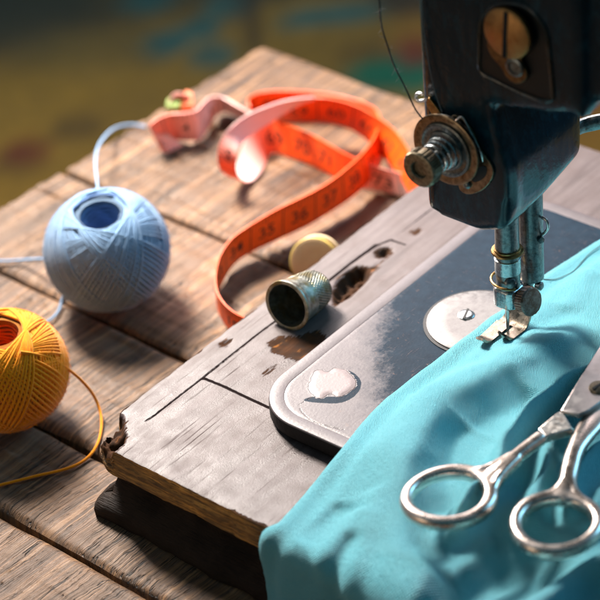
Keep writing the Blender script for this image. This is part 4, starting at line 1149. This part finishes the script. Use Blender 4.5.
    # C: strip with painted pale glare, sweeping down into the left curl
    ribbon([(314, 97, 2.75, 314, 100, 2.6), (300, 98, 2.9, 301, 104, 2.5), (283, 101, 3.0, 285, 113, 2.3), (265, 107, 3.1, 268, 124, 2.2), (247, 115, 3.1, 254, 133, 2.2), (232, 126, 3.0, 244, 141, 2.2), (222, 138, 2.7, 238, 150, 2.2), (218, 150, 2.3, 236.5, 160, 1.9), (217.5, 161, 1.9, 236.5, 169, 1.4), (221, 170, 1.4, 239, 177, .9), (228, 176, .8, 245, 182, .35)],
           n0=66, dr=-1, start=5.6, spacing=1.6, glare=[.9, .95, 1, 1, 1, .95, .7, .3, .12, .1, .15])
    # D: returns out of the curl, lying almost flat, numbers 70..74
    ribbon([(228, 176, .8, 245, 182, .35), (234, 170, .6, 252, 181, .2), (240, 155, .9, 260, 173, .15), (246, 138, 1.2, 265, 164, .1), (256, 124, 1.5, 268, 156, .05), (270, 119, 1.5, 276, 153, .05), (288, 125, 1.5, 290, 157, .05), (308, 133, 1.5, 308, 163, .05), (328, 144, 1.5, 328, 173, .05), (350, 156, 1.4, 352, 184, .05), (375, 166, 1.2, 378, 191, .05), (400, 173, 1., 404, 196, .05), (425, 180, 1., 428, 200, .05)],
           n0=69, start=3.9, spacing=1.6, size=1.15, glare=[.8, 1, .9, .6, .25, .06, 0, 0, 0, 0, .4, .9, .9])
    # E: crumpled pale end with the metal tip
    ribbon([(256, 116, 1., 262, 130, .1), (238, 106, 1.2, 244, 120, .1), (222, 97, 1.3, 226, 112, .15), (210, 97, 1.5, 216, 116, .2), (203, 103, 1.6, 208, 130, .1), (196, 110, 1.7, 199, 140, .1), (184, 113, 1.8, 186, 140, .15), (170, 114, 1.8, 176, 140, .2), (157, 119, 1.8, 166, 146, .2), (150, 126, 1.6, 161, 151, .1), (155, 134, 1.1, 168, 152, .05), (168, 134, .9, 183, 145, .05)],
           n0=6, dr=-1, start=1.2, spacing=2.1, size=.8, glare=[.75, .8, .9, .9, .75, .7, .6, .35, .25, .3, .7, .9])
    MB().prism([P(166, 112, .8), P(180, 112, .8), P(182, 103, .9), P(168, 103, .9)], (0, 0, .3)).build('green_tag', m_plain('green_tag', (.13, .20, .02), .6), root, bevel=.05)
    MB().prism([P(181, 113, .6), P(194, 112, .6), P(193, 99, .8), P(187, 97, .8), P(183, 102, .8)], (0, 0, .4)).build('tape_tip', m_plain('tip_orange', (.60, .13, .03), .5), root, bevel=.05)
    ribbon([(169, 102, 1.2, 168, 110, .3), (174, 94, 1.5, 175, 103, .5), (182, 93, 1.5, 184, 102, .5), (190, 97, 1.2, 192, 106, .3)], ink=False, glare=.85)
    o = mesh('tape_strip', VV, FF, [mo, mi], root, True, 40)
    attr(o, 'glare', FD)
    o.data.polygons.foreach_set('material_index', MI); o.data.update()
build_tape()

# ------------------------------------------------------------------ loose threads
def threads():
    mt = m_yarn('dark_thread', (.03, .035, .04), (.06, .065, .07))
    pts = [FP(378, -60, 1.2), FP(379.5, 0, 1.1), FP(381, 18, 1.), FP(386, 42, .95), FP(395, 66, .9), FP(406, 90, .8), FP(415, 108, .75), FP(424, 122, .65)]
    c = catmull(pts, 10); c = [p+Vector((mn.noise(p*1.3), mn.noise(p*1.3+Vector((9, 0, 0))), mn.noise(p*1.7)))*.05 for p in c]
    mb = MB().sweep(c, .028, 6)
    for i in range(60):
        p = random.choice(c); d = Vector([random.uniform(-1, 1) for _ in range(3)]).normalized(); q = p+d*random.uniform(.1, .32)
        mb.sweep([p, (p+q)/2+Vector([random.uniform(-.04, .04) for _ in range(3)]), q], [.007, .006, .003], 3)
    o = mb.build('sewing_thread', mt, None, 60); tag(o, 'fuzzy dark thread hanging beside the machine head down to the tension disc', 'thread')
    c = catmull([FP(421, -40, .12), FP(422, 10, .14), FP(425, 40, .16), FP(430, 70, .2), FP(436, 95, .3), FP(442, 112, .45)], 10)
    o = MB().sweep(c, .018, 5).build('sewing_thread', m_yarn('grey_thread', (.16, .18, .19), (.22, .24, .25)), None, 60)
    tag(o, 'thin grey thread lying close against the black front of the machine head', 'thread')
    pts = []
    for x, y in [(542, 279), (556, 279), (572, 272), (580, 264), (588, 255), (597, 248), (606, 243), (630, 236)]:
        z = HB+.5
        for _ in range(4): z = cloth_z(P(x, y, z))+.03
        pts.append(P(x, y, z))
    c = catmull(pts, 8)
    o = MB().sweep(c, .014, 5).build('sewing_thread', m_yarn('thread_dark2', (.05, .06, .07), (.08, .09, .1)), None, 60)
    tag(o, 'short dark thread trailing across the teal cloth from the presser bar', 'thread')
threads()

# ------------------------------------------------------------------ light, world, camera
w = bpy.data.worlds.new('World'); SC.world = w; w.use_nodes = True
nt = w.node_tree; bg = nt.nodes['Background']
tc = nt.nodes.new('ShaderNodeTexCoord'); sx = nt.nodes.new('ShaderNodeSeparateXYZ'); nt.links.new(tc.outputs['Generated'], sx.inputs[0])
rp = nt.nodes.new('ShaderNodeValToRGB'); mr = nt.nodes.new('ShaderNodeMapRange'); mr.inputs['From Min'].default_value = -1; mr.inputs['From Max'].default_value = 1
nt.links.new(sx.outputs['Y'], mr.inputs[0]); nt.links.new(mr.outputs[0], rp.inputs[0])
rp.color_ramp.elements[0].color = (.035, .13, .17, 1); rp.color_ramp.elements[0].position = .2
rp.color_ramp.elements[1].color = (.52, .56, .62, 1); rp.color_ramp.elements[1].position = .95
nt.links.new(rp.outputs[0], bg.inputs[0]); bg.inputs[1].default_value = .45

def area(name, loc, target, size, power, col, sy=None, spread=180.):
    l = bpy.data.lights.new(name, 'AREA'); l.energy = power; l.color = col; l.size = size
    l.spread = radians(spread)
    if sy: l.shape = 'RECTANGLE'; l.size_y = sy
    o = bpy.data.objects.new(name, l); COL.objects.link(o); o.location = loc
    o.rotation_euler = (Vector(target)-Vector(loc)).to_track_quat('-Z', 'Y').to_euler(); return o
az = Vector((-.46, .89, 0)).normalized(); el = radians(46)
kd = az*cos(el)+Vector((0, 0, sin(el)))
area('window_light', kd*62, (4, 7, 2), 15, 31000, (1., .91, .82), 15, 82.)
area('tall_window_light', Vector((-9, 56, 44)), (0, 6, 2), 60, 33000, (1., .88, .88), 36, 178.)
area('side_fill_light', Vector((120, 40, 70)), (6, -2, 6), 60, 60000, (.22, .68, 1.), 60)  # added cool fill to brighten the side of the machine head
area('room_bounce', Vector((-115, -85, 17)), (2, -4, 4), 50, 16000, (1., .78, .55), 55)

cam = bpy.data.cameras.new('camera'); co_ = bpy.data.objects.new('camera', cam); COL.objects.link(co_)
cam.sensor_width = 36.; cam.lens = FPX/600*36; cam.clip_start = 1.; cam.clip_end = 3000.
M3 = Matrix((RT, UP, -fw)).transposed(); co_.matrix_world = Matrix.Translation(CAM) @ M3.to_4x4()
cam.dof.use_dof = True; cam.dof.focus_distance = 92.; cam.dof.aperture_fstop = cam.lens*1e-3/1.45
SC.camera = co_
SC.view_settings.view_transform = 'Standard'; SC.view_settings.look = 'None'; SC.view_settings.exposure = .38; SC.view_settings.gamma = 1.
SC.cycles.use_denoising = True
SC.cycles.max_bounces = 6
